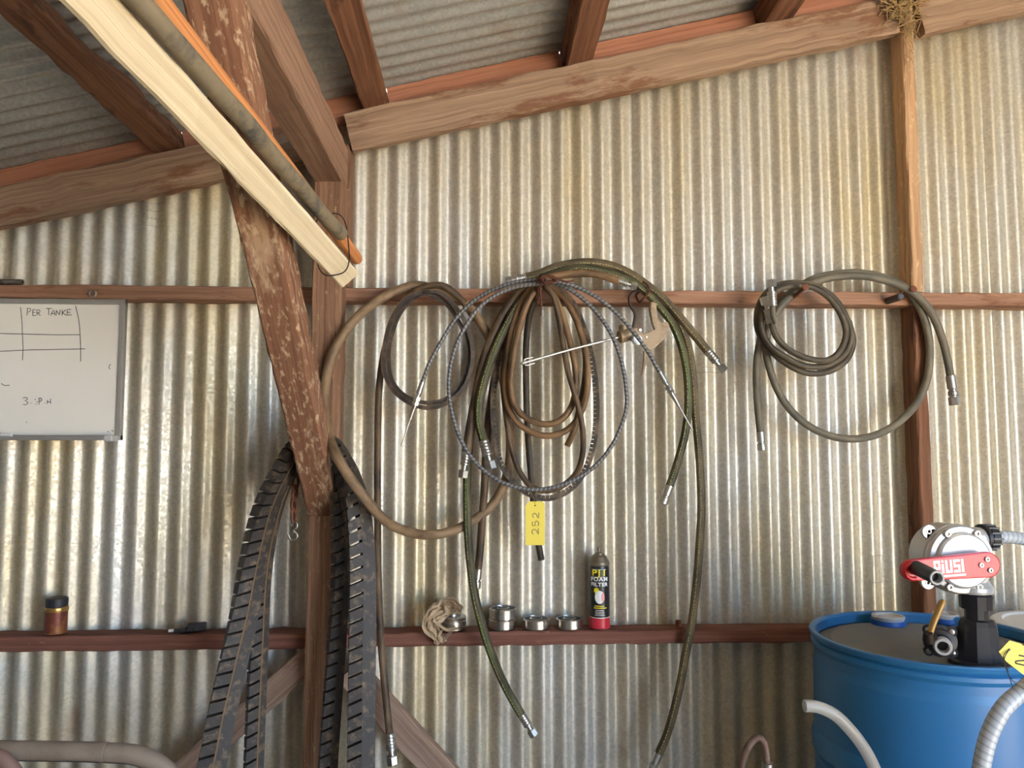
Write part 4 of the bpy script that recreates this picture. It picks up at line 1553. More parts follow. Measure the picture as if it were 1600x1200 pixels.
fs += [tuple(reversed([q + nb for q in f])) for f in fs]
g.add(vs, fs, None, None, False)
# small loop of the rag standing on the bearing and a flap below
pts = [P(696, 955, 2.40), P(695, 945, 2.395), P(700, 940, 2.395), P(708, 940, 2.40), P(713, 946, 2.405), P(711, 955, 2.41)]
sweep(g, spline(pts, .006), [(0.012, 0.0), (0.003, 0.002), (-0.012, 0.0), (-0.003, -0.002)], smooth=False)
pts = [P(676, 968, 2.37), P(684, 975, 2.375), P(698, 984, 2.37), P(706, 983, 2.38), P(716, 982, 2.385)]
sweep(g, spline(pts, .006), [(0.011, 0.002), (0.003, 0.004), (-0.010, -0.001), (-0.003, -0.004)], smooth=False)
pts = [P(690, 985, 2.375), P(686, 994, 2.385), P(690, 1002, 2.39), P(698, 994, 2.388), P(706, 984, 2.38)]
sweep(g, spline(pts, .006), [(0.007, 0.003), (0.001, 0.005), (-0.006, -0.001), (-0.001, -0.004)], smooth=False)
g.build('crumpled_rag', M['rag'], None, 'crumpled tan leather rag over the grooved bearing, hanging over the shelf edge', 'rag')

# spray can
SY = 2.443
c = Vector((P(937, 980, SY).x, SY, zs))
R = 0.0325
t = thing('spray_can', c, 'black aerosol can of foam filter oil with red base, on the shelf', 'spray can')
hpx = lambda y: (980 - y) * (SY - R) / F
g = G()
lathe(g, c, Z, [(0, R * .93), (0.002, R * 1.02), (0.005, R * 1.02), (0.006, R * .985), (hpx(963), R * .985)], 32)
g.build('base_band', M['canred'], t, 'red band at the base')
g = G()
lathe(g, c, Z, [(hpx(963), R * .98), (hpx(963) + 0.002, R * .98)], 32)
g.build('white_line', M['txt_w'], t, 'thin white line above the red band')
g = G()
lathe(g, c, Z, [(hpx(963) + 0.002, R * .975), (hpx(888), R * .975), (hpx(884), R * .95)], 32)
g.build('can_body', M['canblack'], t)
g = G()
lathe(g, c, Z, [(hpx(884), R * 1.0), (hpx(882), R * 1.03), (hpx(879), R * 1.0), (hpx(876), R * .9), (hpx(871), R * .74), (hpx(868), R * .56), (hpx(868), R * .42), (hpx(866), R * .40)], 32)
g.build('dome', M['candome'], t, 'tarnished metal dome')
g = G()
lathe(g, c, Z, [(hpx(867), R * .3), (hpx(865), R * .3), (hpx(864), R * .12), (hpx(860), R * .12), (hpx(860), R * .2), (hpx(857), R * .18)], 14)
g.build('valve', M['candome'], t)


def cyl(rad, zc, x0=0.0):
    def f(x, y, z):
        a = (x + x0) / rad - 0.16
        return Vector((c.x + (rad + z) * math.sin(a), c.y - (rad + z) * math.cos(a), zc + y))
    return f


RR = R * .985
g = G()
text_geo(g, 'PJ1', 0.0265, None, X, Z, -Yv, 0.0003, 0.0006, bend=cyl(RR, c.z + hpx(894.5)), sx=1.38)
g.build('brand_lettering', M['txt_y'], t, 'yellow PJ1 lettering')
g = G()
text_geo(g, 'FOAM', 0.0165, None, X, Z, -Yv, 0.0003, 0.0005, bend=cyl(RR, c.z + hpx(904)), sx=1.22)
text_geo(g, 'FILTER', 0.0155, None, X, Z, -Yv, 0.0003, 0.0005, bend=cyl(RR, c.z + hpx(912)), sx=1.15)


def patch(g, w, h, zc, x0=0.0, n=10, z=0.0002):
    f = cyl(RR, zc, x0)
    vs, fs = [], []
    for i in range(n + 1):
        x = -w / 2 + w * i / n
        vs += [f(x, -h / 2, z), f(x, h / 2, z)]
    for i in range(n):
        fs.append((2 * i, 2 * i + 2, 2 * i + 3, 2 * i + 1))
    g.add(vs, fs, None, None, True)


patch(g, 0.044, 0.0012, c.z + hpx(889))
patch(g, 0.044, 0.0012, c.z + hpx(900.5))
for yy, w in ((951, .026), (953.5, .03), (956, .028), (958.5, .032)):
    patch(g, w, 0.0016, c.z + hpx(yy), 0.001)
g.build('white_lettering', M['txt_w'], t, 'white FOAM FILTER lettering and small print')
g = G()
patch(g, 0.032, 0.002, c.z + hpx(944.5))
patch(g, 0.042, 0.0025, c.z + hpx(947.5), 0.003)


def blob(g, w, h, zc, x0, pts=18, z=0.0004, spiky=0.0):
    f = cyl(RR, zc, x0)
    vs = [f(0, 0, z)]
    for i in range(pts):
        a = 2 * math.pi * i / pts
        q = 1 - spiky * (i % 2)
        vs.append(f(w / 2 * math.cos(a) * q, h / 2 * math.sin(a) * q, z))
    g.add(vs, [(0, 1 + i, 1 + (i + 1) % pts) for i in range(pts)], None, None, False)


blob(g, 0.022, 0.022, c.z + hpx(921), -0.009, 18, 0.0004, .4)
g.build('yellow_print', M['txt_y'], t, 'yellow burst and printed lines')
g = G()
blob(g, 0.030, 0.040, c.z + hpx(931), 0.001, 20, 0.0008)
g.build('picture_print', M['txt_w'], t, 'pale rounded filter picture')
g = G()
blob(g, 0.010, 0.030, c.z + hpx(931), 0.011, 16, 0.0012)
g.build('pink_print', M['txt_p'], t)

# rusty can on the left shelf
c = Vector((P(87, 990, 2.44).x, 2.44, zs))
t = thing('rusty_can', c, 'small rusty paint can with dark lid on the left shelf rail', 'can')
hh = lambda y: (990 - y) * 2.41 / F
g = G()
lathe(g, c, Z, [(0, .029), (0.002, .0315), (0.005, .0305), (hh(957), .0305), (hh(956), .032)], 28)
g.build('can_body', M['oldcan'], t)
g = G()
lathe(g, c, Z, [(hh(957), .0322), (hh(954), .0328), (hh(951), .0322), (hh(950), .030)], 28)
g.build('metal_band', M['brassband'], t, 'worn brass coloured band')
g = G()
lathe(g, c, Z, [(hh(950), .0305), (hh(940), .031), (hh(938), .030), (hh(937), .026)], 28)
g.build('lid', M['blackdust'], t, 'dark lid')
# spark plug like bits on the left shelf
t = thing('spark_plug', P(275, 981, 2.43), 'old dark spark plug with white tip lying on the left shelf rail', 'spark plug')
g = G()
a0 = Vector((P(262, 980, 2.42).x, 2.425, zs + 0.007))
lathe(g, a0, Vector((1, .1, 0)), [(0, .003), (0.002, .005), (0.018, .005)], 10)
g.build('tip', M['txt_w'], t, 'white ceramic tip')
g = G()
lathe(g, a0 + X * 0.018, Vector((1, .1, 0)), [(0, .006), (0.02, .007), (0.021, .010), (0.034, .010), (0.035, .0065), (0.055, .0065)], 12)
g.build('plug_body', M['blackdust'], t)
g = G()
box(g, (P(306, 978, 2.44).x, 2.45, zs + 0.012), (0.055, 0.03, 0.024), Matrix.Rotation(0.3, 3, 'Z'), 0.005)
g.build('dirt_lump', M['blackdust'], None, 'dark dirty lump behind the spark plug on the left shelf rail', 'lump')
g = G()
lathe(g, Vector((P(1060, 972, 2.45).x, 2.45, zs)), Z, [(0, .010), (0.016, .010), (0.018, .008)], 6, smooth=False)
g.build('hex_nut', M['rust'], None, 'small rusty nut on the shelf rail right of the spray can', 'nut')

# ------------------------------------------------------------------ whiteboard
WY = 2.388
wb = thing('whiteboard', P(100, 690, WY), 'whiteboard with a handwritten grid hanging under the left rail', 'whiteboard')
tr, brr = P(195, 468, WY), P(190, 688, WY)
lx = -1.95
wz0, wz1 = brr.z, tr.z
xr = (tr.x + brr.x) / 2
g = G()
box(g, ((lx + xr) / 2, WY + 0.008, (wz0 + wz1) / 2), (xr - lx - .01, 0.010, wz1 - wz0 - .01))
g.build('panel', M['boardwhite'], wb)
g = G()
fw_ = 0.016
box(g, ((lx + xr) / 2, WY + 0.006, wz1 - fw_ / 2), (xr - lx, 0.020, fw_), None, 0.002)
box(g, ((lx + xr) / 2, WY + 0.006, wz0 + fw_ / 2), (xr - lx, 0.020, fw_), None, 0.002)
box(g, (lx + fw_ / 2, WY + 0.006, (wz0 + wz1) / 2), (fw_, 0.0196, wz1 - wz0 - .002), None, 0.002)
box(g, (xr - fw_ / 2, WY + 0.006, (wz0 + wz1) / 2), (fw_, 0.0196, wz1 - wz0 - .002), None, 0.002)
g.build('frame', M['aluframe'], wb)
g = G()
box(g, ((lx + xr) / 2, WY - 0.022, wz0 + 0.003), (xr - lx - .012, 0.040, 0.004))
box(g, ((lx + xr) / 2, WY - 0.041, wz0 + 0.006), (xr - lx - .012, 0.003, 0.010))
g.build('pen_tray', M['aluframe'], wb)
g = G()
box(g, (xr - 0.018, WY - 0.022, wz0 + 0.006), (0.026, 0.046, 0.018), None, 0.004)
g.build('tray_end', M['cap'], wb)
fy = WY + 0.0024
L2 = lambda pts: [P(x, y, fy) for x, y in pts]
g = G()
ln = [[(32, 480), (34, 500), (35, 522), (36, 545), (35, 563)], [(118, 478), (123, 500), (125, 522), (126, 545), (126, 565)],
      [(-40, 520), (0, 521), (40, 522), (80, 523), (125, 523)], [(-40, 551), (0, 549), (40, 547), (90, 546), (133, 545)],
      # PER
      [(42, 493), (43, 482)], [(42, 482), (47, 482), (48, 485), (44, 488)],
      [(51, 484), (51, 493)], [(51, 484), (56, 484)], [(51, 488), (55, 488)], [(51, 493), (56, 493)],
      [(58, 493), (58, 484), (62, 485), (62, 488), (58, 489)], [(59, 489), (63, 493)],
      # TANKE
      [(72, 482), (81, 482)], [(76, 482), (76, 492)],
      [(79, 493), (84, 484), (86, 493)], [(81, 490), (86, 490)],
      [(88, 493), (88, 485)], [(88, 485), (93, 492)], [(93, 492), (94, 484)],
      [(97, 484), (97, 493)], [(103, 484), (97, 489)], [(98, 489), (104, 493)],
      [(105, 484), (105, 492)], [(105, 484), (111, 483)], [(105, 488), (110, 488)], [(105, 492), (112, 492)],
      # 3 . M P . H
      [(36, 622), (41, 621), (43, 624), (39, 626), (44, 629), (41, 632), (36, 632)],
      [(48, 630), (49, 630)], [(55, 623), (55, 625)], [(58, 627), (58, 629)], [(56, 631), (57, 632)],
      [(61, 622), (61, 632)], [(61, 622), (65, 623), (64, 627), (61, 627)], [(70, 630), (71, 630)], [(74, 625), (74, 631)], [(79, 623), (79, 631)], [(74, 628), (79, 628)],
      [(2, 599), (6, 602), (15, 602)], [(173, 569), (170, 573), (172, 577)], [(174, 672), (177, 674)], [(168, 674), (170, 675)], [(139, 680), (142, 681), (143, 683)], [(41, 659), (42, 660)]]
strokes(g, [L2(q) for q in ln], 0.0010)
g.build('handwriting', M['blackink'], wb, 'black marker writing and grid lines')
# marker pen on the tray
t = thing('marker_pen', P(8, 689, WY - .02), 'white marker pen with red band lying on the whiteboard tray', 'pen')
mc = Vector((P(18, 689, WY - .022).x, WY - .022, wz0 + 0.005 + 0.0085))
g = G()
lathe(g, mc, -X, [(0, .006), (0.001, .0082), (0.03, .0082)], 14)
lathe(g, mc - X * .04, -X, [(0, .0082), (0.07, .0082), (0.071, .006)], 14)
g.build('barrel', M['txt_w'], t)
g = G()
lathe(g, mc - X * .03, -X, [(0, .0083), (0.01, .0083)], 14)
g.build('band', M['felt'], t, 'red band')

# pipe stub and screw eye on the left rail
g = G()
zrl = zr(250, 446)
pe = Vector((P(28, 437, 2.40).x, 2.425, zrl + 0.010))
tube(g, [pe - X * .22 + Z * .0, pe - X * .1, pe], 0.009, 14, 0.02, bore=0.6)
g.build('thin_pipe', M['steel'], None, 'thin metal pipe lying on the left rail above the whiteboard', 'pipe')
g = G()
pts = [P(145, 459, 2.398) + Vector((0.010 * math.cos(a), 0, 0.010 * math.sin(a))) for a in [2 * math.pi * i / 10 for i in range(10)]]
tube(g, pts, 0.003, 7, 0.005, True, transport=True)
pts = [P(145, 459, 2.398) + Z * 0.010, P(145, 459, 2.415) + Z * 0.010]
tube(g, pts, 0.003, 7, 0.005)
g.build('screw_eye', M['steel'], None, 'small metal screw eye in the left rail above the whiteboard', 'hook')

# ------------------------------------------------------------------ straw nest
g = G()
rr = random.Random(11)
cn = P(1408, 8, 2.375)
for i in range(190):
    a = rr.gauss(0, 1)
    p = cn + Vector((rr.gauss(0, .030), rr.gauss(0, .010), rr.gauss(0.004, .032)))
    d = Vector((rr.gauss(0, 1), rr.gauss(0, .35), rr.gauss(0, .8))).normalized()
    L = rr.uniform(.015, .045)
    k = Vector((rr.gauss(0, .3), rr.gauss(0, .1), rr.gauss(-.2, .3))) * L * .6
    sweep(g, [p - d * L, p + k * .5, p + d * L * .6 + k, p + d * L + k * 1.6], circle(rr.uniform(.0009, .0020), 4), smooth=False)
for i in range(40):
    p = P(1424 + rr.gauss(0, 4), 40 + abs(rr.gauss(0, 24)), 2.392 - rr.uniform(0, .012))
    d = Vector((rr.gauss(0, .5), rr.gauss(0, .15), rr.gauss(-1, .5))).normalized()
    L = rr.uniform(.012, .03)
    sweep(g, [p - d * L, p + Vector((rr.gauss(0, .004), 0, 0)), p + d * L], circle(rr.uniform(.0007, .0013), 4), smooth=False)
g.build('bird_nest', M['straw'], None, 'untidy straw bird nest stuck on top of the right stud', 'nest')

# ------------------------------------------------------------------ blue drum
DC = Vector((1.165, 1.985, 0))
DR = 0.293
ZT = EYE - 0.500
dr = thing('plastic_drum', DC, 'large blue plastic drum standing on the floor at right', 'drum')
g = G()
prof = [(0.0, DR * .93), (0.015, DR * .97), (0.28, DR * .975), (0.30, DR * 1.0), (0.33, DR * 1.0), (0.35, DR * .975), (0.58, DR * .975), (0.60, DR * 1.0), (0.63, DR * 1.0), (0.65, DR * .975),
        (ZT - 0.085, DR * .97), (ZT - 0.065, DR * .955), (ZT - 0.045, DR * .955), (ZT - 0.034, DR * .985), (ZT - 0.024, DR * .985), (ZT - 0.020, DR * .962), (ZT - 0.014, DR * .985), (ZT - 0.004, DR * 1.0), (ZT, DR * .992), (ZT, DR * .955), (ZT - 0.006, DR * .94), (ZT - 0.028, DR * .93)]
lathe(g, DC, Z, prof, 72, cap1=False)
g.build('drum_body', M['blue'], dr)
g = G()
ZD = ZT - 0.022
lathe(g, DC, Z, [(ZT - 0.032, DR * .935), (ZT - 0.028, DR * .90), (ZD, DR * .82), (ZD, 0.001)], 64, cap0=False, cap1=False)
g.build('drum_head', M['bluetop'], dr, 'dusty grey brown drum top')


def bung(px, py, r, h, nm):
    cc = PZ(px, py, ZD)
    g = G()
    lathe(g, Vector((cc.x, cc.y, ZD - .001)), Z, [(0, r), (0.004, r * 1.02), (h * .55, r * 1.0), (h * .55, r * .9)], 32, cap1=False)
    b = g.build('bung_ring', M['capblue'], dr, 'blue bung ring')
    g = G()
    lathe(g, Vector((cc.x, cc.y, ZD - .001)), Z, [(h * .5, r * .9), (h * .9, r * .96), (h, r * .93), (h, r * .74), (h * .8, r * .7), (h * .8, .001)], 32, cap1=False)
    g.build('bung_cap', M['cap'], b, 'grey bung cap')


bung(1388, 975, 0.046, 0.026, 'bung')
bung(1478, 972, 0.036, 0.026, 'bung')
# pail standing behind the drum, only its rim in view
pl = thing('lidded_pail', (P(1600, 985, 2.12).x + 0.12, 2.25, 0), 'pale pail with flat lid beside the drum, cut off by the right edge', 'pail')
pc = Vector((1.70, 2.22, 0))
g = G()
lathe(g, pc, Z, [(0, .15), (0.01, .155), (ZT - .075, .172), (ZT - .07, .172)], 40)
WLOC[pl.name] = pl.location.copy()
g.build('pail_body', M['cap'], pl)
g = G()
lathe(g, pc, Z, [(ZT - .07, .178), (ZT - .035, .180), (ZT - .03, .174), (ZT - .028, .15), (ZT - .034, .145), (ZT - .034, .001)], 40, cap1=False)
g.build('pail_lid', M['white'], pl)

# ------------------------------------------------------------------ hand pump on the drum
PY = 1.80
s = PY / F
base = PZ(1530, 1038, ZD)
PXp = P(1530, 900, base.y).x
pump = thing('hand_pump', Vector((base.x, base.y, ZD)), 'silver rotary hand pump with red crank arm, standing on the blue drum', 'pump')
by = base.y + 0.0
bx = base.x
zpy = lambda y: P(bx and 1530, y, by).z
g = G()
lathe(g, Vector((bx, by, ZD)), Z, [(0, .066), (0.010, .066), (0.013, .060), (0.013, .050), (zpy(1028) - ZD, .050), (zpy(1000) - ZD, .045), (zpy(975) - ZD, .041), (zpy(968) - ZD, .036), (zpy(966) - ZD, .026)], 10, smooth=False)
g.build('bung_adapter', M['blackdust'], pump, 'black ribbed bung adapter')
g = G()
lathe(g, Vector((bx, by, zpy(968))), Z, [(0, .026), (zpy(950) - zpy(968), .026), (zpy(950) - zpy(968), .036), (zpy(929) - zpy(968), .037), (zpy(926) - zpy(968), .034)], 12, smooth=False)
g.build('suction_tube', M['black'], pump, 'black pipe collar')
# body
cb_ = P(1503, 875, by - 0.03)
BRR = 0.082
g = G()
bc = Vector((cb_.x, by - 0.045, cb_.z))
lathe(g, bc, Yv, [(0, BRR * .72), (0.004, BRR * .78), (0.012, BRR * .80), (0.014, BRR * .93), (0.022, BRR * .97), (0.03, BRR * .97), (0.034, BRR), (0.040, BRR), (0.044, BRR * .96), (0.10, BRR * .96), (0.105, BRR * .85)], 40)
# foot flange and outlet neck
lathe(g, Vector((bx - 0.008, by + 0.005, zpy(925))), Z, [(0, .045), (0.006, .047), (0.014, .046), (0.03, .036)], 20)
lathe(g, Vector((bc.x + 0.050, by + 0.01, bc.z + 0.040)), Vector((1, 0.1, 0.10)), [(0, .03), (0.018, .03), (0.035, .026)], 18)
for ang in (135, 218, -8):
    a = math.radians(ang)
    ec = bc + Vector((math.cos(a) * BRR * 1.08, 0.036, math.sin(a) * BRR * 1.08))
    lathe(g, ec + Yv * 0.0, Yv, [(0, .016), (0.010, .016)], 14)
    lathe(g, ec - Vector((math.cos(a), 0, math.sin(a))) * 0.015, Yv, [(0, .017), (0.010, .017)], 14)
g.build('pump_body', M['alu'], pump)
for ang in (60, 120, 240, 300):
    g = G()
    a = math.radians(ang)
    ec = bc + Vector((math.cos(a) * BRR * .86, 0.009, math.sin(a) * BRR * .86))
    lathe(g, ec, -Yv, [(-.008, .0085), (0.002, .0085), (0.003, .007), (0.003, .004), (-.001, .0035)], 12)
    g.build('cover_screw', M['steel'], pump)
for ang in (135, 218, -8):
    g = G()
    a = math.radians(ang)
    ec = bc + Vector((math.cos(a) * BRR * 1.10, 0.035, math.sin(a) * BRR * 1.10))
    lathe(g, ec, -Yv, [(-.004, .006), (0.001, .006), (0.001, .004), (-.001, .0035)], 10)
    g.build('lug_screw', M['steel'], pump)
# red arm
ah = thing  # keep name short
ay_ = bc.y - 0.020
aR, aL = P(1537, 881, ay_), P(1420, 890, ay_)
ad = (aL - aR)
ad.y = 0
aLn = ad.length
ad.normalize()
an = Vector((-ad.z, 0, ad.x))
if an.z < 0:
    an = -an
out = []
for i in range(13):
    a = -math.pi / 2 + math.pi * i / 12
    out.append((-math.cos(a) * 0.029, math.sin(a) * -0.029))
out2 = []
for i in range(13):
    a = -math.pi / 2 + math.pi * i / 12
    out2.append((aLn + math.cos(a) * 0.0235, math.sin(a) * 0.0235))
ol = [(x, y) for x, y in out] + [(x, y) for x, y in out2]
g = G()
prism(g, ol, ad, an, -Yv, aR, 0.016, 0.004)
armo = g.build('crank_arm', M['red'], pump, 'red crank arm lettered PIUSI')
# raised lip at the grip end
g = G()
lp = aL - Yv * 0.016
pts = [aL - Yv * 0.017 + ad * (0.018 * math.cos(a)) + an * (0.018 * math.sin(a)) for a in [math.radians(-110 + 20 * i) for i in range(12)]]
tube(g, pts, 0.005, 8, 0.005)
g.build('arm_lip', M['red'], armo)
# lettering
fo = aR - Yv * 0.0164
U = 0.0050
V = 0.0058


def blk(x, y, w, h):
    # x measured from the logo's left end toward the hub, y up
    return (x, y, w, h)


LET = {'p': [(0, 0, 1, 5), (1, 4, 2, 1), (2, 2, 1, 3), (1, 2, 1, .8)], 'i': [(0, 0, 1.1, 3.6), (0, 4.1, 1.1, .9)], 'u': [(0, 0, 1.1, 5), (2.1, 0, 1.1, 5), (1, 0, 1.2, 1)],
       's': [(0, 4, 3.1, 1), (0, 2, 1, 2.4), (0, 2, 3.1, 1), (2.1, 0, 1, 2.4), (0, 0, 3.1, 1)], 'I': [(0, 0, 1.1, 5)]}
LET['p'] = [(0, -0.2, 1, 5.2), (1, 4, 2.1, 1), (2.1, 1.6, 1, 3.2), (1, 1.5, 2.1, 1)]
g = G()
cx = 0.0
kk = 0
x0l = 0.127      # distance from the hub to the logo's left end
for chn in ('p', 'i', 'u', 's', 'I'):
    wmax = max(b[0] + b[2] for b in LET[chn])
    for (x_, y_, w_, h_2) in LET[chn]:
        ax0 = x0l - (cx + x_) * U
        q = [fo + ad * ax0 + an * ((y_ - 1.9) * V), fo + ad * (ax0 - w_ * U) + an * ((y_ - 1.9) * V), fo + ad * (ax0 - w_ * U) + an * ((y_ + h_2 - 1.9) * V), fo + ad * ax0 + an * ((y_ + h_2 - 1.9) * V)]
        kk += 1
        q = [p - Yv * (0.00008 * (kk % 5)) for p in q]
        g.add(q + [p + Yv * 0.0009 for p in q], [(0, 1, 2, 3), (4, 7, 6, 5), (0, 4, 5, 1), (1, 5, 6, 2), (2, 6, 7, 3), (3, 7, 4, 0)], None, None, False)
    cx += wmax + 0.6
q = [fo + ad * x0l + an * (-3.9 * U), fo + ad * (x0l - cx * U) + an * (-3.9 * U), fo + ad * (x0l - cx * U) + an * (-3.0 * U), fo + ad * x0l + an * (-3.0 * U)]
g.add(q + [p + Yv * .0006 for p in q], [(0, 1, 2, 3), (4, 7, 6, 5), (0, 4, 5, 1), (1, 5, 6, 2), (2, 6, 7, 3), (3, 7, 4, 0)], None, None, False)
g.build('lettering', M['txt_w'], armo, 'white PIUSI lettering')
for (dx, dz) in ((0.002, 0.013), (0.017, 0.001), (-0.003, -0.012)):
    g = G()
    lathe(g, fo + ad * dx + an * dz, -Yv, [(-.004, .0062), (0.002, .0062), (0.003, .005), (0.003, .003), (0, .0026)], 12)
    g.build('arm_screw', M['steel'], armo)
# grip
g = G()
gp = P(1431, 887, aL.y - 0.016)
ge = P(1464, 903, aL.y - 0.115)
gd = (ge - gp)
lathe(g, gp + gd * 0.02, gd, [(0, .0165), (0.08, .0155), (gd.length * .97, .0148)], 20, cap1=False)
g.build('grip', M['black'], pump, 'black hand grip')
g = G()
lathe(g, gp + gd * .99, gd, [(-.002, .0148), (0.002, .0152), (0.003, .014), (0.003, .0112), (-.02, .0105)], 20, cap0=False, cap1=False)
g.build('grip_ring', M['greynipple'], pump, 'grey ring at the grip end')
g = G()
lathe(g, gp + gd * .82, gd, [(0, .0135), (0.001, .0135)], 18)
g.build('grip_core', M['black'], pump)
# outlet collar
oc = Vector((bc.x + 0.078, by + 0.014, bc.z + 0.046))
odr = Vector((1, 0.08, 0.0)).normalized()
g = G()
prof = [(0, .029), (0.002, .031)]
lathe(g, oc - odr * 0.004, odr, [(0, .028), (0.003, .032), (0.010, .032), (0.011, .029), (0.014, .029), (0.015, .031), (0.034, .030), (0.036, .026)], 24)
for i in range(14):
    a = 2 * math.pi * i / 14
    n_, b_ = frame(odr)
    box(g, oc + odr * 0.02 + (n_ * math.cos(a) + b_ * math.sin(a)) * .030, (0.024, 0.004, 0.004), Matrix.Identity(3))
g.build('outlet_nut', M['black'], pump, 'black ribbed outlet nut')
# delivery hose: out of the pump, round outside the picture and back down before the drum
hs = [oc + odr * 0.028, oc + odr * 0.07, oc + Vector((0.135, 0.005, -0.012)), oc + Vector((0.185, -0.045, -0.045)), oc + Vector((0.190, -0.130, -0.090)),
      oc + Vector((0.125, -0.225, -0.135)), oc + Vector((0.0, -0.300, -0.170)) + X * 0.01, oc + Vector((-0.11, -0.345, -0.195)) + X * 0.01]
hs += [P(1602, 1076, 1.42), P(1570, 1104, 1.41), P(1549, 1140, 1.41), P(1537, 1180, 1.41), P(1530, 1230, 1.41), P(1526, 1300, 1.42)]
last = hs[-1]
hs += [Vector((last.x + .01, 1.44, 0.35)), Vector((last.x + .06, 1.42, 0.10)), Vector((last.x + .16, 1.36, 0.018)), Vector((last.x + .35, 1.30, 0.016))]
ps = spline(hs, 0.008)
dh = thing('delivery_hose', (last.x + .1, 1.4, 0), 'clear spiral hose from the pump outlet, hanging down before the blue drum', 'hose')
g = G()
sec = circle(0.0150, 14)
sweep(g, ps, sec, scale=None, bore=.8)
g.build('hose_body', M['spiralhose'], dh)
# valve
vc = P(1472, 1012, by - 0.055)
g = G()
vd = Vector((-0.42, -0.90, 0.0)).normalized()
v0 = Vector((vc.x, vc.y, 0)) + Z * (P(1478, 1010, by - .07).z)
lathe(g, v0 - vd * 0.085, vd, [(0, .024), (0.04, .026), (0.042, .036), (0.052, .036), (0.054, .030), (0.075, .030), (0.078, .022), (0.088, .021)], 20)
n_, b_ = frame(vd, Z)
for a in (45, 135, 225, 315):
    q = v0 - vd * 0.040 + (n_ * math.cos(math.radians(a)) + b_ * math.sin(math.radians(a))) * 0.034
    lathe(g, q, vd, [(-.002, .012), (0.008, .012)], 12)
lathe(g, v0 - vd * 0.075 + Vector((0.0, 0, 0)), Vector((1, .3, 0)), [(0, .02), (0.06, .02)], 14)
vv_ = g.build('drain_valve', M['blackdust'], pump, 'black valve block at the pump foot')
for a in (45, 135, 225, 315):
    g = G()
    q = v0 - vd * 0.032 + (n_ * math.cos(math.radians(a)) + b_ * math.sin(math.radians(a))) * 0.034
    lathe(g, q, vd, [(0, .0065), (0.004, .0065), (0.005, .003)], 8, smooth=False)
    g.build('valve_bolt', M['steel'], vv_)
g = G()
lathe(g, v0 - vd * 0.002, vd, [(0, .0185), (0.004, .0195), (0.007, .018), (0.011, .0195), (0.014, .018), (0.018, .0195), (0.026, .0185), (0.027, .017), (0.027, .0128), (0.004, .012), (0.004, .001)], 20, cap1=False)
g.build('threaded_nipple', M['greynipple'], vv_, 'grey threaded nipple')
g = G()
l0 = P(1452, 992, by - .075)
lv = [P(1452, 994, by - .078), P(1456, 980, by - .078), P(1463, 962, by - .076), P(1470, 946, by - .072), P(1474, 938, by - .070)]
sweep(g, spline(lv, .006), circle(0.0085, 12, 0.75), scale=lambda t: 0.9 + .25 * t if t < .93 else .8)
g.build('valve_lever', M['lever'], vv_, 'tan valve lever')
g = G()
lathe(g, P(1451, 996, by - .080), Vector((-.3, -.3, 1)), [(-.012, .010), (0.012, .010)], 10)
lathe(g, P(1455, 994, by - .078), v0 - vd * .05 - P(1455, 994, by - .078), [(0, .008), (0.05, .008)], 10)
g.build('lever_hub', M['darkwire'], vv_)

# yellow tag tied to the hose
t = thing('paper_tag', P(1592, 1050, 1.37), 'yellow paper tag with black number, cut by the right edge, before the blue drum', 'tag')
yy = 1.375
s = yy / F
org = P(1580, 1020, yy)
g = G()
prism(g, [((x - 1580) * s, (1020 - y) * s) for x, y in [(1560, 1018), (1578, 1001), (1596, 1006), (1662, 1058), (1640, 1086), (1571, 1033)]], X, Z, -Yv, org, 0.0006)
g.build('card', M['yellow'], t)
g = G()
fy = yy - 0.0012
L2 = lambda pts: [P(x, y, fy) for x, y in pts]
strokes(g, [L2([(1592, 1024), (1598, 1025), (1604, 1028), (1600, 1032), (1588, 1033), (1587, 1036), (1594, 1038), (1602, 1040)])], 0.0013)
g.build('handwriting', M['blackink'], t, 'black handwritten number')
g = G()
lathe(g, P(1577, 1015, yy - 0.0008), -Yv, [(0, .0022), (0.0004, .0022)], 10)
g.build('punch_hole', M['black'], t)
g = G()
tube(g, [P(1577, 1015, yy - .002), P(1568, 1024, yy - .006), P(1574, 1045, yy + .0), P(1578, 1058, 1.39), P(1590, 1070, 1.395), P(1600, 1077, 1.395)], 0.0008, 5, 0.006)
tube(g, [P(1577, 1015, yy - .002), P(1569, 1030, yy - .006), P(1578, 1060, yy), P(1582, 1074, 1.39)], 0.0008, 5, 0.006)
g.build('tie_string', M['black'], t)

# clear tube rising from the floor before the drum
g = G()
hs = [P(1257, 1103, 1.60), P(1275, 1104, 1.60), P(1303, 1116, 1.60), P(1330, 1142, 1.60), P(1352, 1172, 1.60), P(1370, 1210, 1.60), P(1382, 1260, 1.59)]
q = hs[-1]
hs += [Vector((q.x + .02, 1.58, .4)), Vector((q.x + .04, 1.56, .12)), Vector((q.x + .12, 1.5, .02)), Vector((q.x + .3, 1.42, .014))]
sweep(g, spline(hs, .01), circle(0.0122, 16), bore=.78)
g.build('clear_tube', M['clear'], None, 'translucent plastic tube curving up with open end, left of the drum', 'tube')

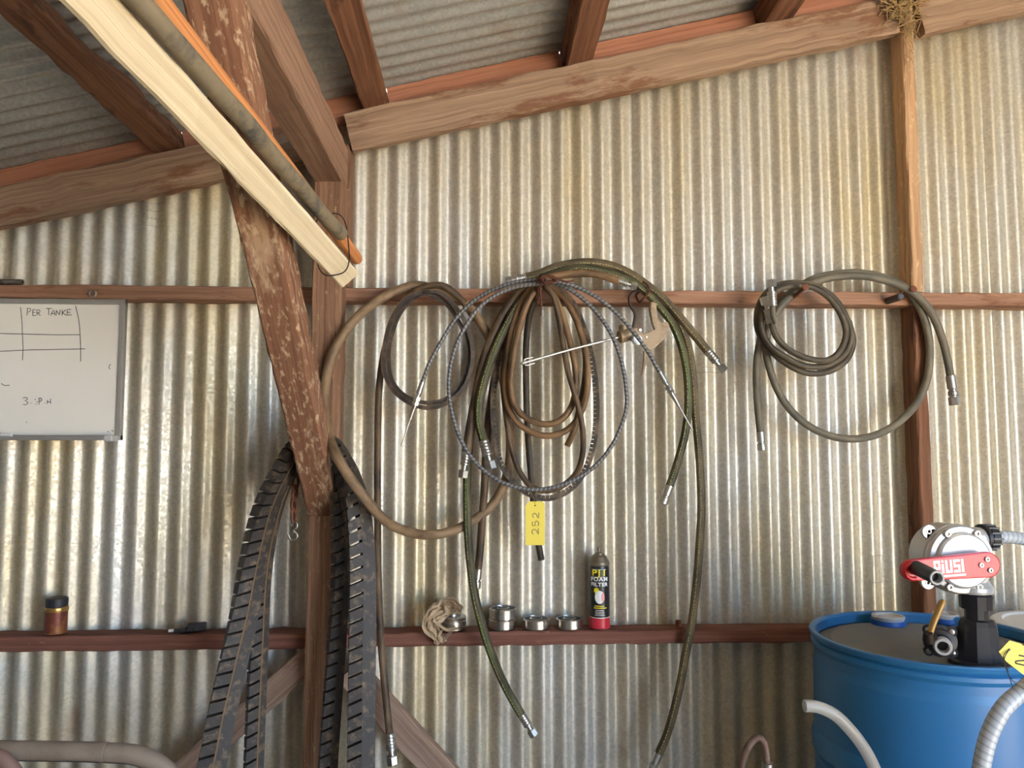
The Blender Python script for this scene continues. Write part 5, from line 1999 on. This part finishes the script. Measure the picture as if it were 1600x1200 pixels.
# bent rusty pipe handle on the floor
t = thing('rusty_pipe', (P(1180, 1200, 1.9).x, 1.9, 0), 'bent rusty pipe handle poking up at the bottom edge, left of the drum', 'handle')
g = G()
hx = [P(1150, 1290, 1.9), P(1158, 1205, 1.9), P(1164, 1178, 1.9), P(1174, 1160, 1.9), P(1184, 1152, 1.9), P(1193, 1158, 1.9), P(1197, 1175, 1.9), P(1199, 1200, 1.9), P(1201, 1290, 1.9)]
hx = [Vector((hx[0].x - .02, 1.9, 0.0))] + hx + [Vector((hx[-1].x + .01, 1.9, 0.0))]
sweep(g, spline(hx, .01), circle(0.0085, 12))
g.build('pipe', M['oldpipe'], t)
g = G()
lathe(g, P(1199, 1192, 1.9), -Z, [(0, .0135), (0.05, .0135)], 14)
g.build('collar', M['steel'], t, 'grey collar')

# grey tube frame at bottom left
t = thing('tube_frame', (-1.2, 2.0, 0), 'grey painted tube frame with rounded corner at the lower left', 'frame')
FYY = 2.0
pts = [Vector((-1.75, FYY, 0)), Vector((-1.75, FYY, .45)), Vector((-1.70, FYY, P(0, 1171, FYY).z + .0 - .01)), P(-100, 1170, FYY), P(0, 1172, FYY), P(80, 1173, FYY), P(160, 1175, FYY), P(215, 1180, FYY), P(252, 1197, FYY), P(280, 1230, FYY), P(300, 1290, FYY)]
q = pts[-1]
pts += [Vector((q.x + .02, FYY, .3)), Vector((q.x + .02, FYY, 0))]
g = G()
ps = spline(pts, .015)
sweep(g, ps, circle(0.0225, 16))
g.build('tube', M['greypaint'], t)
g = G()
ps3 = []
for p, d in zip(ps, tangents(ps)):
    n_, b_ = frame(d)
    w = b_ if b_.z < 0 else -b_
    if abs(d.x) > .5 and 0.1 < p.z:
        ps3.append(p + w * 0.0225)
sweep(g, ps3, circle(0.004, 8), smooth=True)
g.build('edge_strip', M['black'], t, 'black strip along the underside')
g = G()
lathe(g, P(158, 1175, FYY), P(161, 1175, FYY) - P(158, 1175, FYY), [(0, .0225), (0.001, .0236), (0.012, .0236), (0.013, .0225)], 16)
g.build('tube_joint', M['greypaint'], t)
g = G()
FY2 = 1.9
pts = [Vector((-1.62, FY2 - .25, .0)), P(-60, 1230, FY2 - .1), P(-20, 1180, FY2), P(4, 1185, FY2), P(22, 1205, FY2), P(36, 1240, FY2)]
q = pts[-1]
pts += [Vector((q.x + .02, FY2, .25)), Vector((q.x + .02, FY2, 0))]
sweep(g, spline(pts, .015), circle(0.0165, 14))
g.build('bent_pipe', M['pinkpipe'], None, 'pinkish bent pipe at the lower left corner, before the grey tube frame', 'pipe')

# faint stencilled stamps on the sheets
def on_wall(x, y):
    p = P(x, y, WALLY)
    return Vector((p.x, WALLY + corr(p.x - PHASE) - 0.0024, p.z))


def wline(a, b):
    n = 14
    return [on_wall(a[0] + (b[0] - a[0]) * i / n, a[1] + (b[1] - a[1]) * i / n) for i in range(n + 1)]


M['stamp'] = simple('faded_stamp', (0.20, 0.19, 0.17), 0.7, 0, 0.2, 40)
g = G()
ln = [wline((1088, 545), (1128, 545)), wline((1128, 545), (1128, 582)), wline((1128, 582), (1088, 582)), wline((1096, 574), (1124, 574)), wline((1092, 553), (1112, 553)),
      wline((1362, 868), (1362, 910)), wline((1380, 868), (1380, 910)), wline((1362, 868), (1380, 868)), wline((1362, 910), (1380, 910)),
      wline((232, 318), (258, 318)), wline((230, 330), (256, 330)), wline((232, 341), (250, 341)), wline((232, 353), (254, 353))]
for l_ in ln:
    sweep(g, l_, [(0.0003, 0), (0, .0006), (-0.0003, 0), (0, -.0006)], smooth=False)
g.build('stencil_print', M['stamp'], WB)
